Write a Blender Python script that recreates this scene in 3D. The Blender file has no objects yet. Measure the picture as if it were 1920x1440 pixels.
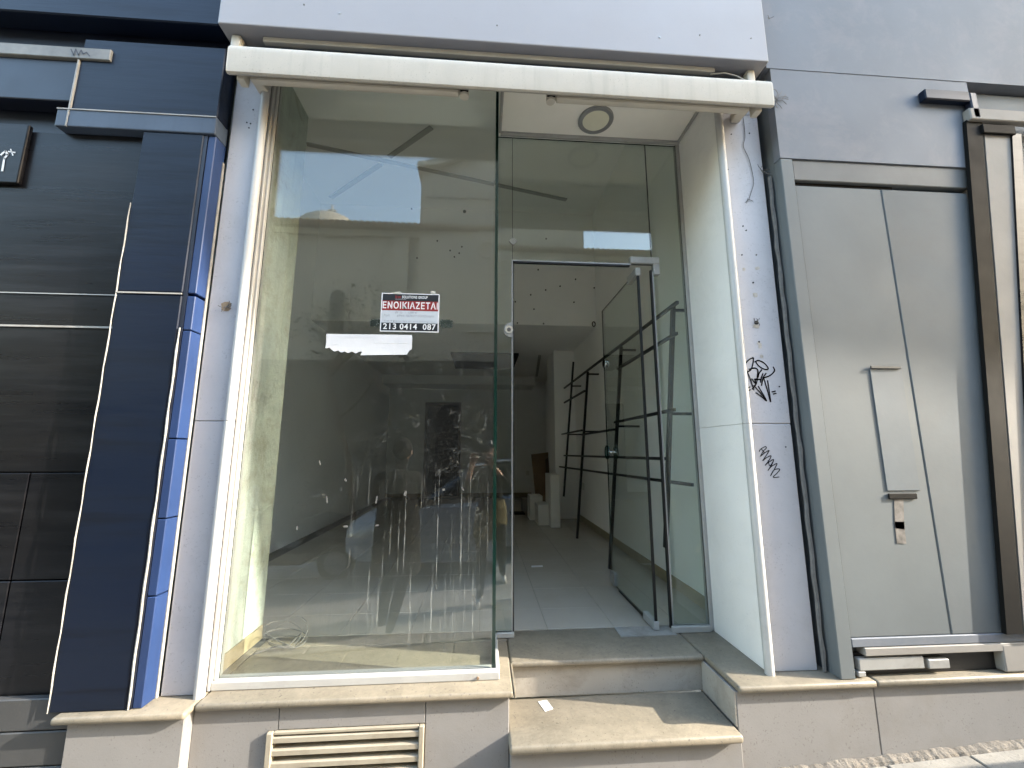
import bpy, bmesh, math, random
from mathutils import Vector, Matrix
random.seed(7)
sc = bpy.context.scene
C = sc.collection
rad = math.radians
H = 1.40                      # eye height: all z below are written relative to the lens, world z = z + H

# ------------------------------------------------------------------ camera
YAW, PITCH, FPX = rad(4.10), rad(9.23), 766.0
FW = Vector((math.sin(YAW)*math.cos(PITCH), math.cos(YAW)*math.cos(PITCH), math.sin(PITCH)))
RT = Vector((math.cos(YAW), -math.sin(YAW), 0))
UP = RT.cross(FW)
cam = bpy.data.cameras.new('camera'); camo = bpy.data.objects.new('camera', cam); C.objects.link(camo)
m = Matrix((RT, UP, -FW)).transposed().to_4x4(); m.translation = (0, 0, H); camo.matrix_world = m
cam.sensor_width = 36; cam.lens = FPX/1920*36; cam.clip_start = 0.02; cam.clip_end = 500
sc.camera = camo
# ------------------------------------------------------------------ sky, sun, exposure
SUN = Vector((-1, .22, -.52)).normalized()          # direction the light travels
world = bpy.data.worlds.new('World'); sc.world = world; world.use_nodes = True
nt = world.node_tree; nt.nodes.clear()
sky = nt.nodes.new('ShaderNodeTexSky'); sky.sky_type = 'NISHITA'; sky.sun_disc = False
sky.sun_elevation = math.asin(-SUN.z); sky.sun_rotation = math.atan2(-SUN.x, -SUN.y)
sky.air_density = 1.6; sky.dust_density = 1.6; sky.ozone_density = 1.2; sky.altitude = 50
bg = nt.nodes.new('ShaderNodeBackground'); bg.inputs['Strength'].default_value = 0.15
wo = nt.nodes.new('ShaderNodeOutputWorld')
nt.links.new(sky.outputs[0], bg.inputs[0]); nt.links.new(bg.outputs[0], wo.inputs[0])
sl = bpy.data.lights.new('sun', 'SUN'); sl.energy = 2.0; sl.angle = rad(.53); sl.color = (1, .93, .82)
so = bpy.data.objects.new('sun', sl); C.objects.link(so); so.location = (8, -4, 8)
so.rotation_euler = SUN.to_track_quat('-Z', 'Y').to_euler()
vs = sc.view_settings; vs.view_transform = 'Standard'; vs.look = 'None'; vs.gamma = 1; vs.exposure = 3.15
vs.use_curve_mapping = False
sc.render.engine = 'CYCLES'
cy = sc.cycles; cy.max_bounces = 10; cy.diffuse_bounces = 6; cy.glossy_bounces = 5; cy.transmission_bounces = 6
cy.transparent_max_bounces = 16; cy.caustics_reflective = False; cy.caustics_refractive = False
cy.sample_clamp_indirect = 6; cy.use_denoising = True
try: cy.denoiser = 'OPENIMAGEDENOISE'
except Exception: pass

def U(px, py, Y):
    "pixel of the photograph -> point on the vertical plane y = Y (z relative to the lens)"
    d = RT*(px-960) + UP*(720-py) + FW*FPX
    return d*(Y/d.y)
def UX(px, py, X):
    d = RT*(px-960) + UP*(720-py) + FW*FPX
    return d*(X/d.x)
def UZ(px, py, Z):
    d = RT*(px-960) + UP*(720-py) + FW*FPX
    return d*(Z/d.z)

# ------------------------------------------------------------------ materials
MATS = {}
class NB:
    def __init__(s, name):
        s.m = bpy.data.materials.new(name); s.m.use_nodes = True; s.t = s.m.node_tree; s.t.nodes.clear()
        s.geo = s.n('ShaderNodeNewGeometry')
    def n(s, typ, **kw):
        x = s.t.nodes.new(typ)
        for k, v in kw.items(): setattr(x, k, v)
        return x
    def l(s, a, b): s.t.links.new(a, b)
    def pos(s, sx=1, sy=1, sz=1):
        mp = s.n('ShaderNodeMapping'); mp.inputs['Scale'].default_value = (sx, sy, sz)
        s.l(s.geo.outputs['Position'], mp.inputs['Vector']); return mp.outputs[0]
    def noise(s, scale, detail=4, rough=.55, vec=None, dist=0):
        x = s.n('ShaderNodeTexNoise'); x.inputs['Scale'].default_value = scale; x.inputs['Detail'].default_value = detail
        x.inputs['Roughness'].default_value = rough; x.inputs['Distortion'].default_value = dist
        s.l(vec if vec is not None else s.geo.outputs['Position'], x.inputs['Vector']); return x.outputs['Fac']
    def ramp(s, fac, a, b, ca=(0, 0, 0, 1), cb=(1, 1, 1, 1)):
        x = s.n('ShaderNodeValToRGB'); e = x.color_ramp.elements
        e[0].position = a; e[0].color = ca; e[1].position = b; e[1].color = cb
        s.l(fac, x.inputs[0]); return x.outputs[0]
    def math(s, op, a, b=None, clamp=False):
        x = s.n('ShaderNodeMath', operation=op); x.use_clamp = clamp
        for i, v in enumerate((a, b)):
            if v is None: continue
            if isinstance(v, (int, float)): x.inputs[i].default_value = v
            else: s.l(v, x.inputs[i])
        return x.outputs[0]
    def mix(s, fac, a, b):
        x = s.n('ShaderNodeMix', data_type='RGBA')
        for sock, v in ((x.inputs[0], fac), (x.inputs[6], a), (x.inputs[7], b)):
            if isinstance(v, (int, float)): sock.default_value = v
            elif isinstance(v, tuple): sock.default_value = v if len(v) == 4 else (*v, 1)
            else: s.l(v, sock)
        return x.outputs[2]
    def out(s, sh):
        o = s.n('ShaderNodeOutputMaterial'); s.l(sh, o.inputs['Surface']); return s.m
    def bsdf(s, col, rough, metal=0, spec=.5, bump=None, bstr=.2, bdist=.002):
        p = s.n('ShaderNodeBsdfPrincipled')
        for k, v in (('Base Color', col), ('Roughness', rough), ('Metallic', metal), ('Specular IOR Level', spec)):
            if isinstance(v, tuple): p.inputs[k].default_value = v if len(v) == 4 else (*v, 1)
            elif isinstance(v, (int, float)): p.inputs[k].default_value = v
            else: s.l(v, p.inputs[k])
        if bump is not None:
            b = s.n('ShaderNodeBump'); b.inputs['Strength'].default_value = bstr; b.inputs['Distance'].default_value = bdist
            s.l(bump, b.inputs['Height']); s.l(b.outputs[0], p.inputs['Normal'])
        return p

def sh(c, k): return tuple(min(1, v*k) for v in c)
def mat(name, col, rough=.6, var=.12, scale=5, metal=0, spec=.4, bump=.15, bscale=60, bdist=.002, specks=0, speckcol=(.08, .07, .06), streak=False, dirt=0, dirtcol=(.12, .1, .08)):
    if name in MATS: return MATS[name]
    b = NB(name)
    n1 = b.noise(scale, 5, .6)
    c = b.mix(b.ramp(n1, .3, .7), sh(col, 1-var), sh(col, 1+var*.5))
    if streak:
        n = b.noise(1, 4, .6, vec=b.pos(26, 26, 1.1))
        c = b.mix(b.math('MULTIPLY', b.ramp(n, .52, .75), .35), c, sh(col, .6))
    if dirt:
        n = b.noise(3.3, 8, .75, dist=.4)
        c = b.mix(b.math('MULTIPLY', b.ramp(n, .50, .66), dirt), c, dirtcol)
    if specks:
        n = b.noise(110, 2, .5); n2 = b.noise(9, 3, .6)
        f = b.math('MULTIPLY', b.ramp(n, .63, .68), b.ramp(n2, .42, .60))
        c = b.mix(b.math('MULTIPLY', f, specks), c, speckcol)
    bn = b.noise(bscale, 6, .65)
    r = b.math('ADD', b.math('MULTIPLY', b.noise(scale*2.3, 4), .2), rough-.1, clamp=True)
    MATS[name] = b.out(b.bsdf(c, r, metal, spec, bn if bump else None, bump, bdist).outputs[0])
    return MATS[name]

def glass(name, tint, dust=0.0, marks=False):
    if name in MATS: return MATS[name]
    b = NB(name)
    dot = b.n('ShaderNodeVectorMath', operation='DOT_PRODUCT')
    b.l(b.geo.outputs['Incoming'], dot.inputs[0]); b.l(b.geo.outputs['Normal'], dot.inputs[1])
    c = b.math('ABSOLUTE', dot.outputs['Value'])
    fr = b.math('ADD', b.math('MULTIPLY', b.math('POWER', b.math('SUBTRACT', 1.0, c), 5.0), .947), .053)   # Schlick
    tr = b.n('ShaderNodeBsdfTransparent'); tr.inputs[0].default_value = (*tint, 1)
    gl = b.n('ShaderNodeBsdfGlossy'); gl.inputs['Roughness'].default_value = 0.0; gl.inputs[0].default_value = (1, 1, 1, 1)
    mx = b.n('ShaderNodeMixShader'); b.l(fr, mx.inputs[0]); b.l(tr.outputs[0], mx.inputs[1]); b.l(gl.outputs[0], mx.inputs[2])
    res = mx.outputs[0]
    if dust or marks:
        sep = b.n('ShaderNodeSeparateXYZ'); b.l(b.geo.outputs['Position'], sep.inputs[0]); Z = sep.outputs[2]; X = sep.outputs[0]
        low = b.math('SUBTRACT', 1.0, b.ramp(b.math('MULTIPLY', Z, .4), .30, .78))      # 1 near the sill, 0 high up
        fine = b.ramp(b.noise(190, 3, .8), .56, .70)
        blot = b.ramp(b.noise(3.0, 6, .7, dist=.6), .40, .72)
        f = b.math('ADD', b.math('MULTIPLY', b.math('MULTIPLY', fine, b.math('ADD', blot, .12)), b.math('MULTIPLY', b.math('ADD', low, .12), dust*2.2)), dust*.03)
        if marks:
            dr = b.ramp(b.noise(1, 2, .5, vec=b.pos(105, 1, 1.0)), .60, .65)
            dbreak = b.ramp(b.noise(1, 4, .7, vec=b.pos(150, 1, 14)), .42, .60)
            dm = b.math('MULTIPLY', b.ramp(b.math('MULTIPLY', Z, 1.0), .45, .56), b.math('SUBTRACT', 1.0, b.ramp(b.math('MULTIPLY', Z, .5), .52, .68)))
            dx = b.ramp(b.math('ADD', X, 1.2), .40, .72)
            f = b.math('ADD', f, b.math('MULTIPLY', b.math('MULTIPLY', b.math('MULTIPLY', dr, dbreak), dm), b.math('MULTIPLY', dx, .30)))
            vo = b.n('ShaderNodeTexVoronoi'); vo.inputs['Scale'].default_value = 75; b.l(b.geo.outputs['Position'], vo.inputs['Vector'])
            dots = b.math('SUBTRACT', 1.0, b.ramp(vo.outputs['Distance'], .06, .20))
            f = b.math('ADD', f, b.math('MULTIPLY', b.math('MULTIPLY', dots, b.ramp(b.noise(4.2, 5, .7), .50, .66)), b.math('MULTIPLY', b.math('ADD', low, .1), .30)))
            n = b.noise(5.0, 3, .62, dist=1.2)
            line = b.math('SUBTRACT', 1.0, b.ramp(b.math('ABSOLUTE', b.math('SUBTRACT', n, .5)), .001, .009))
            lm = b.math('MULTIPLY', b.ramp(b.noise(2.1, 3, .6), .46, .58), b.ramp(b.noise(38, 3, .7), .46, .60))
            zz = b.math('SUBTRACT', 1.0, b.ramp(b.math('MULTIPLY', Z, .4), .76, .86))
            f = b.math('ADD', f, b.math('MULTIPLY', b.math('MULTIPLY', line, lm), b.math('MULTIPLY', zz, .13)))
        df = b.n('ShaderNodeBsdfDiffuse'); df.inputs[0].default_value = (.72, .72, .68, 1)
        tl = b.n('ShaderNodeBsdfTranslucent'); tl.inputs[0].default_value = (.6, .6, .56, 1)
        dd = b.n('ShaderNodeMixShader'); dd.inputs[0].default_value = .35
        b.l(df.outputs[0], dd.inputs[1]); b.l(tl.outputs[0], dd.inputs[2])
        m2 = b.n('ShaderNodeMixShader'); b.l(b.math('MINIMUM', f, .85), m2.inputs[0]); b.l(res, m2.inputs[1]); b.l(dd.outputs[0], m2.inputs[2])
        res = m2.outputs[0]
    MATS[name] = b.out(res); return MATS[name]

def marble(name, col):
    b = NB(name)
    n = b.noise(2.2, 8, .68, vec=b.pos(1, 1.6, 1), dist=1.4)
    c = b.mix(b.ramp(n, .35, .68), sh(col, .86), sh(col, 1.12))
    vein = b.math('SUBTRACT', 1.0, b.ramp(b.math('ABSOLUTE', b.math('SUBTRACT', b.noise(3.1, 6, .6, dist=1.0), .5)), .0, .02))
    c = b.mix(b.math('MULTIPLY', vein, .28), c, sh(col, .55))
    c = b.mix(b.math('MULTIPLY', b.ramp(b.noise(26, 5, .7), .40, .62), .30), c, sh(col, .66))
    c = b.mix(b.math('MULTIPLY', b.ramp(b.noise(70, 3, .7), .50, .66), .25), c, sh(col, 1.35))
    st = b.math('MULTIPLY', b.ramp(b.noise(5, 8, .78, dist=.5), .50, .66), .38)
    c = b.mix(st, c, sh(col, .42))
    c = b.mix(b.math('MULTIPLY', b.ramp(b.noise(75, 2), .66, .70), .6), c, (.05, .045, .04))
    MATS[name] = b.out(b.bsdf(c, b.math('ADD', b.math('MULTIPLY', b.noise(12, 5), .3), .28), 0, .4, b.noise(140, 5, .7), .12, .0015).outputs[0])
    return MATS[name]

W_PAINT = mat('white_wall_paint', (.48, .465, .475), .55, .06, 3, bump=.25, bscale=45, dirt=.10, specks=.25)
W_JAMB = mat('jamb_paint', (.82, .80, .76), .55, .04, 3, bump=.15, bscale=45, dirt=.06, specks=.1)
W_FASC = mat('fascia_paint', (.285, .28, .293), .5, .04, 2, bump=.12, bscale=90, specks=.1)
W_BEAD = mat('white_bead', (.47, .46, .44), .4, .05, 6, bump=.1, dirt=.15)
W_INT = mat('interior_plaster', (.88, .875, .85), .8, .04, 1.5, bump=.1, bscale=30)
W_PEEL = mat('peeling_plaster', (.42, .455, .405), .8, .16, 4, bump=.7, bscale=25, bdist=.008, streak=True, dirt=.6, dirtcol=(.20, .185, .12))
ALU = mat('white_aluminium', (.37, .365, .35), .42, .08, 7, bump=.06, dirt=.3, dirtcol=(.2, .17, .13))
ALUG = mat('grey_aluminium', (.34, .34, .34), .35, .05, 7, metal=.5, bump=.05)
CHROME = mat('chrome', (.75, .75, .75), .14, .03, 5, metal=1, bump=0)
BLACK = mat('black_rubber', (.004, .004, .0045), .5, .1, 9, bump=0)
BLKMET = mat('black_metal', (.006, .006, .007), .42, .15, 9, bump=.05)
MARB = marble('cream_marble', (.218, .188, .140))
STONE = mat('plinth_stone', (.205, .195, .186), .6, .08, 4, bump=.25, bscale=120, specks=.45, dirt=.25, dirtcol=(.15, .13, .105))
RISER = mat('riser_stone', (.35, .32, .275), .55, .07, 4, bump=.15, bscale=120, specks=.4, dirt=.4, dirtcol=(.14, .115, .09))
TILE = mat('floor_tile', (.42, .38, .32), .09, .05, 2.5, bump=.02, bscale=8, dirt=.12, dirtcol=(.3, .26, .2))
GROUT = mat('grout', (.10, .095, .085), .9, .2, 20)
BASEB = mat('skirting_marble', (.30, .245, .15), .45, .15, 6, dirt=.3, dirtcol=(.25, .2, .12))
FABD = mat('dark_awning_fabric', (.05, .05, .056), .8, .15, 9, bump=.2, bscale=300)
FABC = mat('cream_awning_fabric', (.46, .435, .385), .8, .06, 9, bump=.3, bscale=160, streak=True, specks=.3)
CREAM = mat('cream_metal', (.50, .465, .395), .4, .05, 8, bump=.06, dirt=.12)
SOFF = mat('soffit_panel', (.86, .83, .77), .6, .04, 4, bump=.1)
PAPER = mat('paper', (.62, .62, .63), .7, .05, 12, bump=.25, bscale=35, bdist=.004)
INKB = mat('black_print', (.008, .009, .010), .5, .1, 20, bump=.1)
INKR = mat('red_print', (.20, .012, .010), .5, .1, 20, bump=.1)
INKG = mat('grey_print', (.42, .45, .48), .6, .04, 20, bump=.1)
INKW = mat('white_print', (.62, .62, .62), .6, .03, 20, bump=0)
PEN = mat('pen_ink', (.06, .06, .07), .6, .1, 20, bump=0)
MARKER = mat('marker_ink', (.005, .005, .007), .35, .1, 20, bump=0)
LENS = mat('lamp_diffuser', (.74, .72, .58), .35, .04, 8, bump=0)
def streaky(name, ca, cb, cc, rough, spec):  # horizontal streaks in the colour imitate broken reflections on gloss
    b = NB(name); n1 = b.noise(1, 6, .65, vec=b.pos(1.3, 1.3, 17)); n2 = b.noise(1, 5, .6, vec=b.pos(.7, .7, 3.1)); n3 = b.noise(1, 5, .7, vec=b.pos(5, 5, 70))
    c = b.mix(b.ramp(n2, .34, .64), ca, cb); c = b.mix(b.math('MULTIPLY', b.ramp(n1, .50, .68), .55), c, cc)
    c = b.mix(b.math('MULTIPLY', b.ramp(n3, .60, .70), .25), c, sh(cc, 1.8))
    MATS[name] = b.out(b.bsdf(c, b.math('ADD', b.math('MULTIPLY', n1, .3), rough-.12, clamp=True), 0, spec, b.noise(1, 4, .6, vec=b.pos(3, 3, 26)), .25, .004).outputs[0])
    return MATS[name]
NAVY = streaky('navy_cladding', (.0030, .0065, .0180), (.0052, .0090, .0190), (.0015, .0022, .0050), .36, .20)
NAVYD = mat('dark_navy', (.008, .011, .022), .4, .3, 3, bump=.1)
BLUE = mat('blue_paint', (.014, .033, .100), .45, .15, 3, bump=.1, streak=True)  # lighter copy of the navy for the sunlit side of the volume
EDGE = mat('worn_edge', (.30, .29, .27), .6, .2, 15, bump=.3, dirt=.4)
DKGL = streaky('dark_shop_glass', (.0030, .0032, .0050), (.0075, .0068, .0070), (.0150, .0145, .0160), .28, .20)
GREYW = mat('grey_wall', (.108, .120, .125), .7, .16, 1.3, bump=.2, bscale=40, dirt=.15, dirtcol=(.085, .08, .075))
BLUEG = mat('blue_grey_band', (.125, .14, .163), .65, .10, 1.4, bump=.15, bscale=40, dirt=.1, dirtcol=(.4, .32, .3))
GREYL = mat('light_grey_panel', (.112, .126, .131), .65, .16, 1.3, bump=.15, bscale=40, dirt=.15, dirtcol=(.09, .10, .105))
DKSTR = mat('dark_bronze', (.006, .0055, .005), .7, .25, 5, spec=.12, bump=.1)
BEIGE = mat('beige_plaster', (.22, .205, .185), .7, .1, 3, bump=.25)
ASPH = mat('street_surface', (.34, .325, .30), .85, .25, 6, bump=.5, bscale=150, bdist=.006)
PAVE = mat('paving', (.24, .222, .19), .8, .2, 7, bump=.5, bscale=70, bdist=.006, specks=.6, dirt=.3)
KERB = mat('kerb_stone', (.38, .36, .33), .8, .15, 6, bump=.4, bscale=60, bdist=.005)
MORTAR = mat('mortar', (.17, .15, .125), .95, .35, 14, bump=.9, bscale=45, bdist=.02, dirt=.5)
CHUR = mat('church_render', (.55, .49, .40), .85, .1, .8, bump=.2, dirt=.15)
CHURL = mat('church_trim', (.58, .52, .42), .8, .08, 2, bump=.2)
ROOFT = mat('roof_tile', (.36, .24, .16), .8, .2, 4, bump=.3)
DARKW = mat('dark_opening', (.02, .02, .022), .25, .2, 4, bump=0)
CARD = mat('cardboard', (.21, .14, .085), .85, .12, 6, bump=.1)
MELA = mat('melamine_white', (.66, .65, .61), .5, .04, 5, bump=.05, specks=.2)
BARK = mat('bark', (.10, .075, .055), .9, .3, 14, bump=.7, bscale=40, bdist=.01)
LEAF = mat('leaf', (.045, .075, .03), .6, .4, 11, bump=0)
SKIN = mat('skin', (.50, .31, .23), .5, .05, 8, bump=0)
HAIR = mat('hair', (.008, .006, .005), .5, .3, 30, bump=.3)
CLO_B = mat('black_cloth', (.004, .004, .0045), .9, .3, 20, bump=.2)
CLO_O = mat('olive_knit', (.13, .11, .055), .9, .25, 40, bump=.5, bscale=90, bdist=.006)
CLO_T = mat('charcoal_trousers', (.006, .006, .007), .85, .2, 15, bump=.2)
SHOE = mat('white_shoe', (.7, .7, .68), .5, .05, 12, bump=.1)
CARP = mat('car_paint', (.30, .34, .40), .18, .05, 2, spec=.6, bump=0)
CARG = mat('car_glass', (.02, .025, .03), .05, .1, 2, spec=.7, bump=0)
TYRE = mat('tyre', (.02, .02, .02), .8, .1, 9, bump=.2)
WIREM = mat('wire', (.12, .11, .10), .6, .2, 9, bump=0)
GL_MAIN = glass('display_glass', (.944, .962, .946), .085, True)
GL_DOOR = glass('door_glass', (.92, .955, .93), .03)
GL_SIDE = glass('side_glass', (.92, .96, .935), .06)
GL_LEAF = glass('leaf_glass', (.91, .945, .925), .03)
GEDGE = mat('glass_edge', (.003, .016, .012), .12, .2, 5, spec=.6, bump=0)
KNOBG = glass('knob_glass', (.70, .86, .82), 0)

# ------------------------------------------------------------------ geometry helpers
def V(x, y, z): return Vector((x, y, z+H))
def bx(bm, x0, x1, y0, y1, z0, z1, bev=0, seg=2):
    vs_ = [bm.verts.new(V(x, y, z)) for z in (z0, z1) for y in (y0, y1) for x in (x0, x1)]
    fs = [bm.faces.new([vs_[i] for i in f]) for f in ((0, 2, 3, 1), (4, 5, 7, 6), (0, 1, 5, 4), (1, 3, 7, 5), (3, 2, 6, 7), (2, 0, 4, 6))]
    if bev:
        es = list({e for f in fs for e in f.edges})
        bmesh.ops.bevel(bm, geom=es, offset=bev, segments=seg, profile=.5, affect='EDGES')
    return bm
def BX(*a, **k): return bx(bmesh.new(), *a, **k)
def tube(bm, pts, r, n=8, cap=True):
    pts = [Vector(p) for p in pts]; rings = []
    rs = r if isinstance(r, (list, tuple)) else [r]*len(pts)
    ref = None
    for i, p in enumerate(pts):
        d = (pts[min(i+1, len(pts)-1)]-pts[max(i-1, 0)]).normalized()
        if ref is None: ref = d.orthogonal().normalized()
        ref = (ref-d*ref.dot(d))
        ref = ref.normalized() if ref.length > 1e-5 else d.orthogonal().normalized()
        b2 = d.cross(ref)
        rings.append([bm.verts.new(p+(ref*math.cos(2*math.pi*k/n)+b2*math.sin(2*math.pi*k/n))*rs[i]) for k in range(n)])
    for a, b in zip(rings, rings[1:]):
        for k in range(n): bm.faces.new((a[k], a[(k+1) % n], b[(k+1) % n], b[k]))
    if cap: bm.faces.new(rings[0][::-1]); bm.faces.new(rings[-1])
    return bm
def prism(bm, poly, axis, a0, a1):
    "poly: list of 2-tuples; axis 'x': (y,z), 'y': (x,z), 'z': (x,y)"
    def P(p, a):
        return V(a, p[0], p[1]) if axis == 'x' else V(p[0], a, p[1]) if axis == 'y' else V(p[0], p[1], a)
    A = [bm.verts.new(P(p, a0)) for p in poly]; B = [bm.verts.new(P(p, a1)) for p in poly]
    bm.faces.new(A); bm.faces.new(B[::-1]); n = len(poly)
    for i in range(n): bm.faces.new((A[i], B[i], B[(i+1) % n], A[(i+1) % n]))
    bmesh.ops.recalc_face_normals(bm, faces=bm.faces[:]); return bm
def disc(bm, c, r, d, n=20, axis='y', r2=None):
    "short cylinder from c along +axis by d"
    a = {'x': Vector((1, 0, 0)), 'y': Vector((0, 1, 0)), 'z': Vector((0, 0, 1))}[axis]
    c = Vector(c); return tube(bm, [c, c+a*d], [r, r2 if r2 is not None else r], n)
def obj(name, bm, mt, parent=None, smooth=False):
    me = bpy.data.meshes.new(name)
    bmesh.ops.recalc_face_normals(bm, faces=bm.faces[:])
    off = parent.matrix_world.translation.copy() if parent is not None else None
    if off is not None: bmesh.ops.translate(bm, verts=bm.verts[:], vec=-off)
    bm.to_mesh(me); bm.free()
    for x in (mt if isinstance(mt, list) else [mt]): me.materials.append(x)
    if smooth:
        for p in me.polygons: p.use_smooth = True
        if smooth == 'auto': me.set_sharp_from_angle(angle=rad(40))
    o = bpy.data.objects.new(name, me); C.objects.link(o)
    if parent is not None: o.parent = parent; o.matrix_world = Matrix.Translation(off)
    return o
def tag(o, label, cat, group=None):
    o['label'] = label; o['category'] = cat
    if group: o['group'] = group
    return o
def thing(name, label, cat, loc, group=None):
    o = bpy.data.objects.new(name, None); C.objects.link(o); o.empty_display_size = .1
    o.matrix_world = Matrix.Translation(V(*loc)); return tag(o, label, cat, group)
def struct(o, stuff=False): o['kind'] = 'stuff' if stuff else 'structure'; return o
def twin(src, loc, parent=None):
    "copy sharing the mesh, moved by loc"
    o = src.copy(); C.objects.link(o); o.matrix_world = Matrix.Translation(Vector(loc)) @ src.matrix_world
    return o
def text(name, body, size, mt, parent, pos, bold=0, shear=0, width=None, xs=1.0):
    cu = bpy.data.curves.new(name, 'FONT'); cu.body = body; cu.size = size; cu.align_x = 'CENTER'; cu.align_y = 'CENTER'
    cu.offset = bold; cu.shear = shear; cu.resolution_u = 3; cu.space_character = 1.12
    t = bpy.data.objects.new('tmp', cu); C.objects.link(t)
    bpy.context.view_layer.update()
    dg = bpy.context.evaluated_depsgraph_get(); me = bpy.data.meshes.new_from_object(t.evaluated_get(dg))
    bpy.data.objects.remove(t); me.name = name; me.materials.append(mt)
    xsv = [v.co.x for v in me.vertices] or [0, 1]
    k = (width/(max(xsv)-min(xsv))) if width else xs
    cx = (max(xsv)+min(xsv))/2 if width else 0
    off = parent.matrix_world.translation
    for v in me.vertices:
        v.co = Vector(((v.co.x-cx)*k+pos[0], pos[1], v.co.y+pos[2]+H))-off
    o = bpy.data.objects.new(name, me); C.objects.link(o); o.parent = parent; o.matrix_world = Matrix.Translation(off); return o

F = -1.05                     # shop floor level
# ------------------------------------------------------------------ ground
SL = .05                      # the street climbs to the right
def gz(x): return -1.40 + SL*(x-1.45)
bm = bmesh.new()
def sheet(bm, x0, x1, y0, y1, dz):
    a = [bm.verts.new(V(x, y, gz(x)+dz)) for x, y in ((x0, y0), (x1, y0), (x1, y1), (x0, y1))]; bm.faces.new(a)
sheet(bm, -60, 60, -70, 20, -.13)
struct(obj('street', bm, ASPH))
bm = bmesh.new(); prism(bm, [(-60, gz(-60)-.13), (60, gz(60)-.13), (60, gz(60)-.012), (-60, gz(-60)-.012)], 'y', .72, 2.2)
pavement = struct(obj('pavement', bm, GROUT))
tilt = Matrix.Rotation(-math.atan(SL), 4, 'Y')
src = None
for i in range(-8, 13):
    for j in range(4):
        x = i*.402; y = .89+j*.302
        if src is None:
            b2 = bmesh.new(); bx(b2, -.197, .197, -.147, .147, -H-.03, -H, .004, 1)
            src = obj('paving_slab', b2, PAVE, None); o = src
        else: o = src.copy(); C.objects.link(o)
        o.parent = pavement; o.matrix_world = Matrix.Translation((x, y, gz(x)+H+random.uniform(-.002, .003))) @ tilt
src = None
for i in range(-4, 6):
    x = i*.9
    if src is None:
        b2 = bmesh.new(); bx(b2, -.445, .445, -.09, .09, -H-.14, -H, .015, 2); src = obj('kerb_stone', b2, KERB, None); o = src
    else: o = src.copy(); C.objects.link(o)
    o.parent = pavement; o.matrix_world = Matrix.Translation((x, .63, gz(x)+H+.002)) @ tilt
bm = bmesh.new(); prism(bm, [(-30, gz(-30)-.14), (30, gz(30)-.14), (30, gz(30)), (-30, gz(-30))], 'y', -6, -2.75)
struct(obj('far_pavement', bm, PAVE))
# crumbly mortar fillet along the foot of the plinth
from mathutils import noise as mn
bm = bmesh.new(); rows = []; N = 260
for i in range(N+1):
    x = .2+i*3.3/N; q = mn.noise(Vector((x*7, 0, 0)))+.6*mn.noise(Vector((x*31, 3, 0))); d = .035+.02*q; h = .012+.010*q
    g = gz(x); rows.append([bm.verts.new(V(x, y, z)) for y, z in ((1.99, g-.02), (1.975-d, g-.01), (1.975-d*.7, g+h*.5), (1.975-d*.25, g+h), (1.99, g+h*1.3))])
for a, b in zip(rows, rows[1:]):
    for k in range(4): bm.faces.new((a[k], b[k], b[k+1], a[k+1]))
obj('mortar_fillet', bm, MORTAR, pavement)

# ------------------------------------------------------------------ the shop building
shop = thing('shop_building', 'white shop front with stone plinth, cream marble sills and empty glazed interior', 'building', (0, 2.3, -1.45))
def part(name, bm, mt, parent=shop, **k): return obj(name, bm, mt, parent, **k)
ZJ = .139                     # joint between the lower and upper cladding boards
# pilasters, each of two stacked cladding boards
for (x0, x1, y1) in ((-1.375, -1.203, 2.10), (1.39, 1.63, 2.56)):
    for (z0, z1) in ((F, ZJ-.0012), (ZJ+.0012, 2.36)):
        p = part('pilaster_board', BX(x0, x1, 2.06, y1, z0, z1, .004, 1), W_PAINT)
# rounded beads on the inner edges
for s, x, yb_, rb_ in ((1, -1.206, 2.046, .022), (-1, 1.376, 2.046, .022)):
    for (z0, z1) in ((F, ZJ-.001), (ZJ+.001, 2.3)):
        b2 = bmesh.new(); tube(b2, [V(x, yb_, z0), V(x, yb_, z1)], rb_, 14)
        part('corner_bead', b2, W_BEAD, smooth='auto')
# jamb lining of the entrance recess
for (z0, z1) in ((F, ZJ-.001), (ZJ+.001, 2.165)):
    part('jamb_board', BX(1.374, 1.389, 2.07, 2.515, z0, z1, .002, 1), W_JAMB)
part('door_frame_upright', BX(1.352, 1.378, 2.516, 2.56, F, 2.165, .003, 1), ALU)
# fascia and header
fas = part('fascia_panel', BX(-1.40, 1.61, 1.90, 2.05, 2.195, 3.42, .006, 2), W_FASC)
for (px, py, r) in ((637, 25, .006), (1237, 70, .006), (932, 48, .0035), (1312, 66, .0035), (570, 9, .004), (1408, 72, .0035)):
    p = U(px, py, 1.9); b2 = bmesh.new(); disc(b2, V(p.x, 1.897, p.z), r, .004, 12)
    part('screw', b2, ALUG if r > .005 else WIREM, fas)
part('header', BX(-1.38, 1.63, 2.05, 2.50, 2.31, 3.42), W_INT)
part('upper_wall', BX(-1.40, 1.62, 2.06, 2.6, 3.42, 9), W_PAINT)
# soffit over the recess
sof = part('soffit', BX(.085, 1.39, 2.07, 2.515, 2.172, 2.30), SOFF)
part('soffit_trim', BX(.10, 1.372, 2.495, 2.52, 2.150, 2.1715, .002, 1), ALU)
part('soffit_trim', BX(.088, .106, 2.10, 2.4945, 2.150, 2.1715, .002, 1), ALU)
part('soffit_trim', BX(1.355, 1.3735, 2.10, 2.4945, 2.158, 2.1715, .002, 1), ALU)
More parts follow.
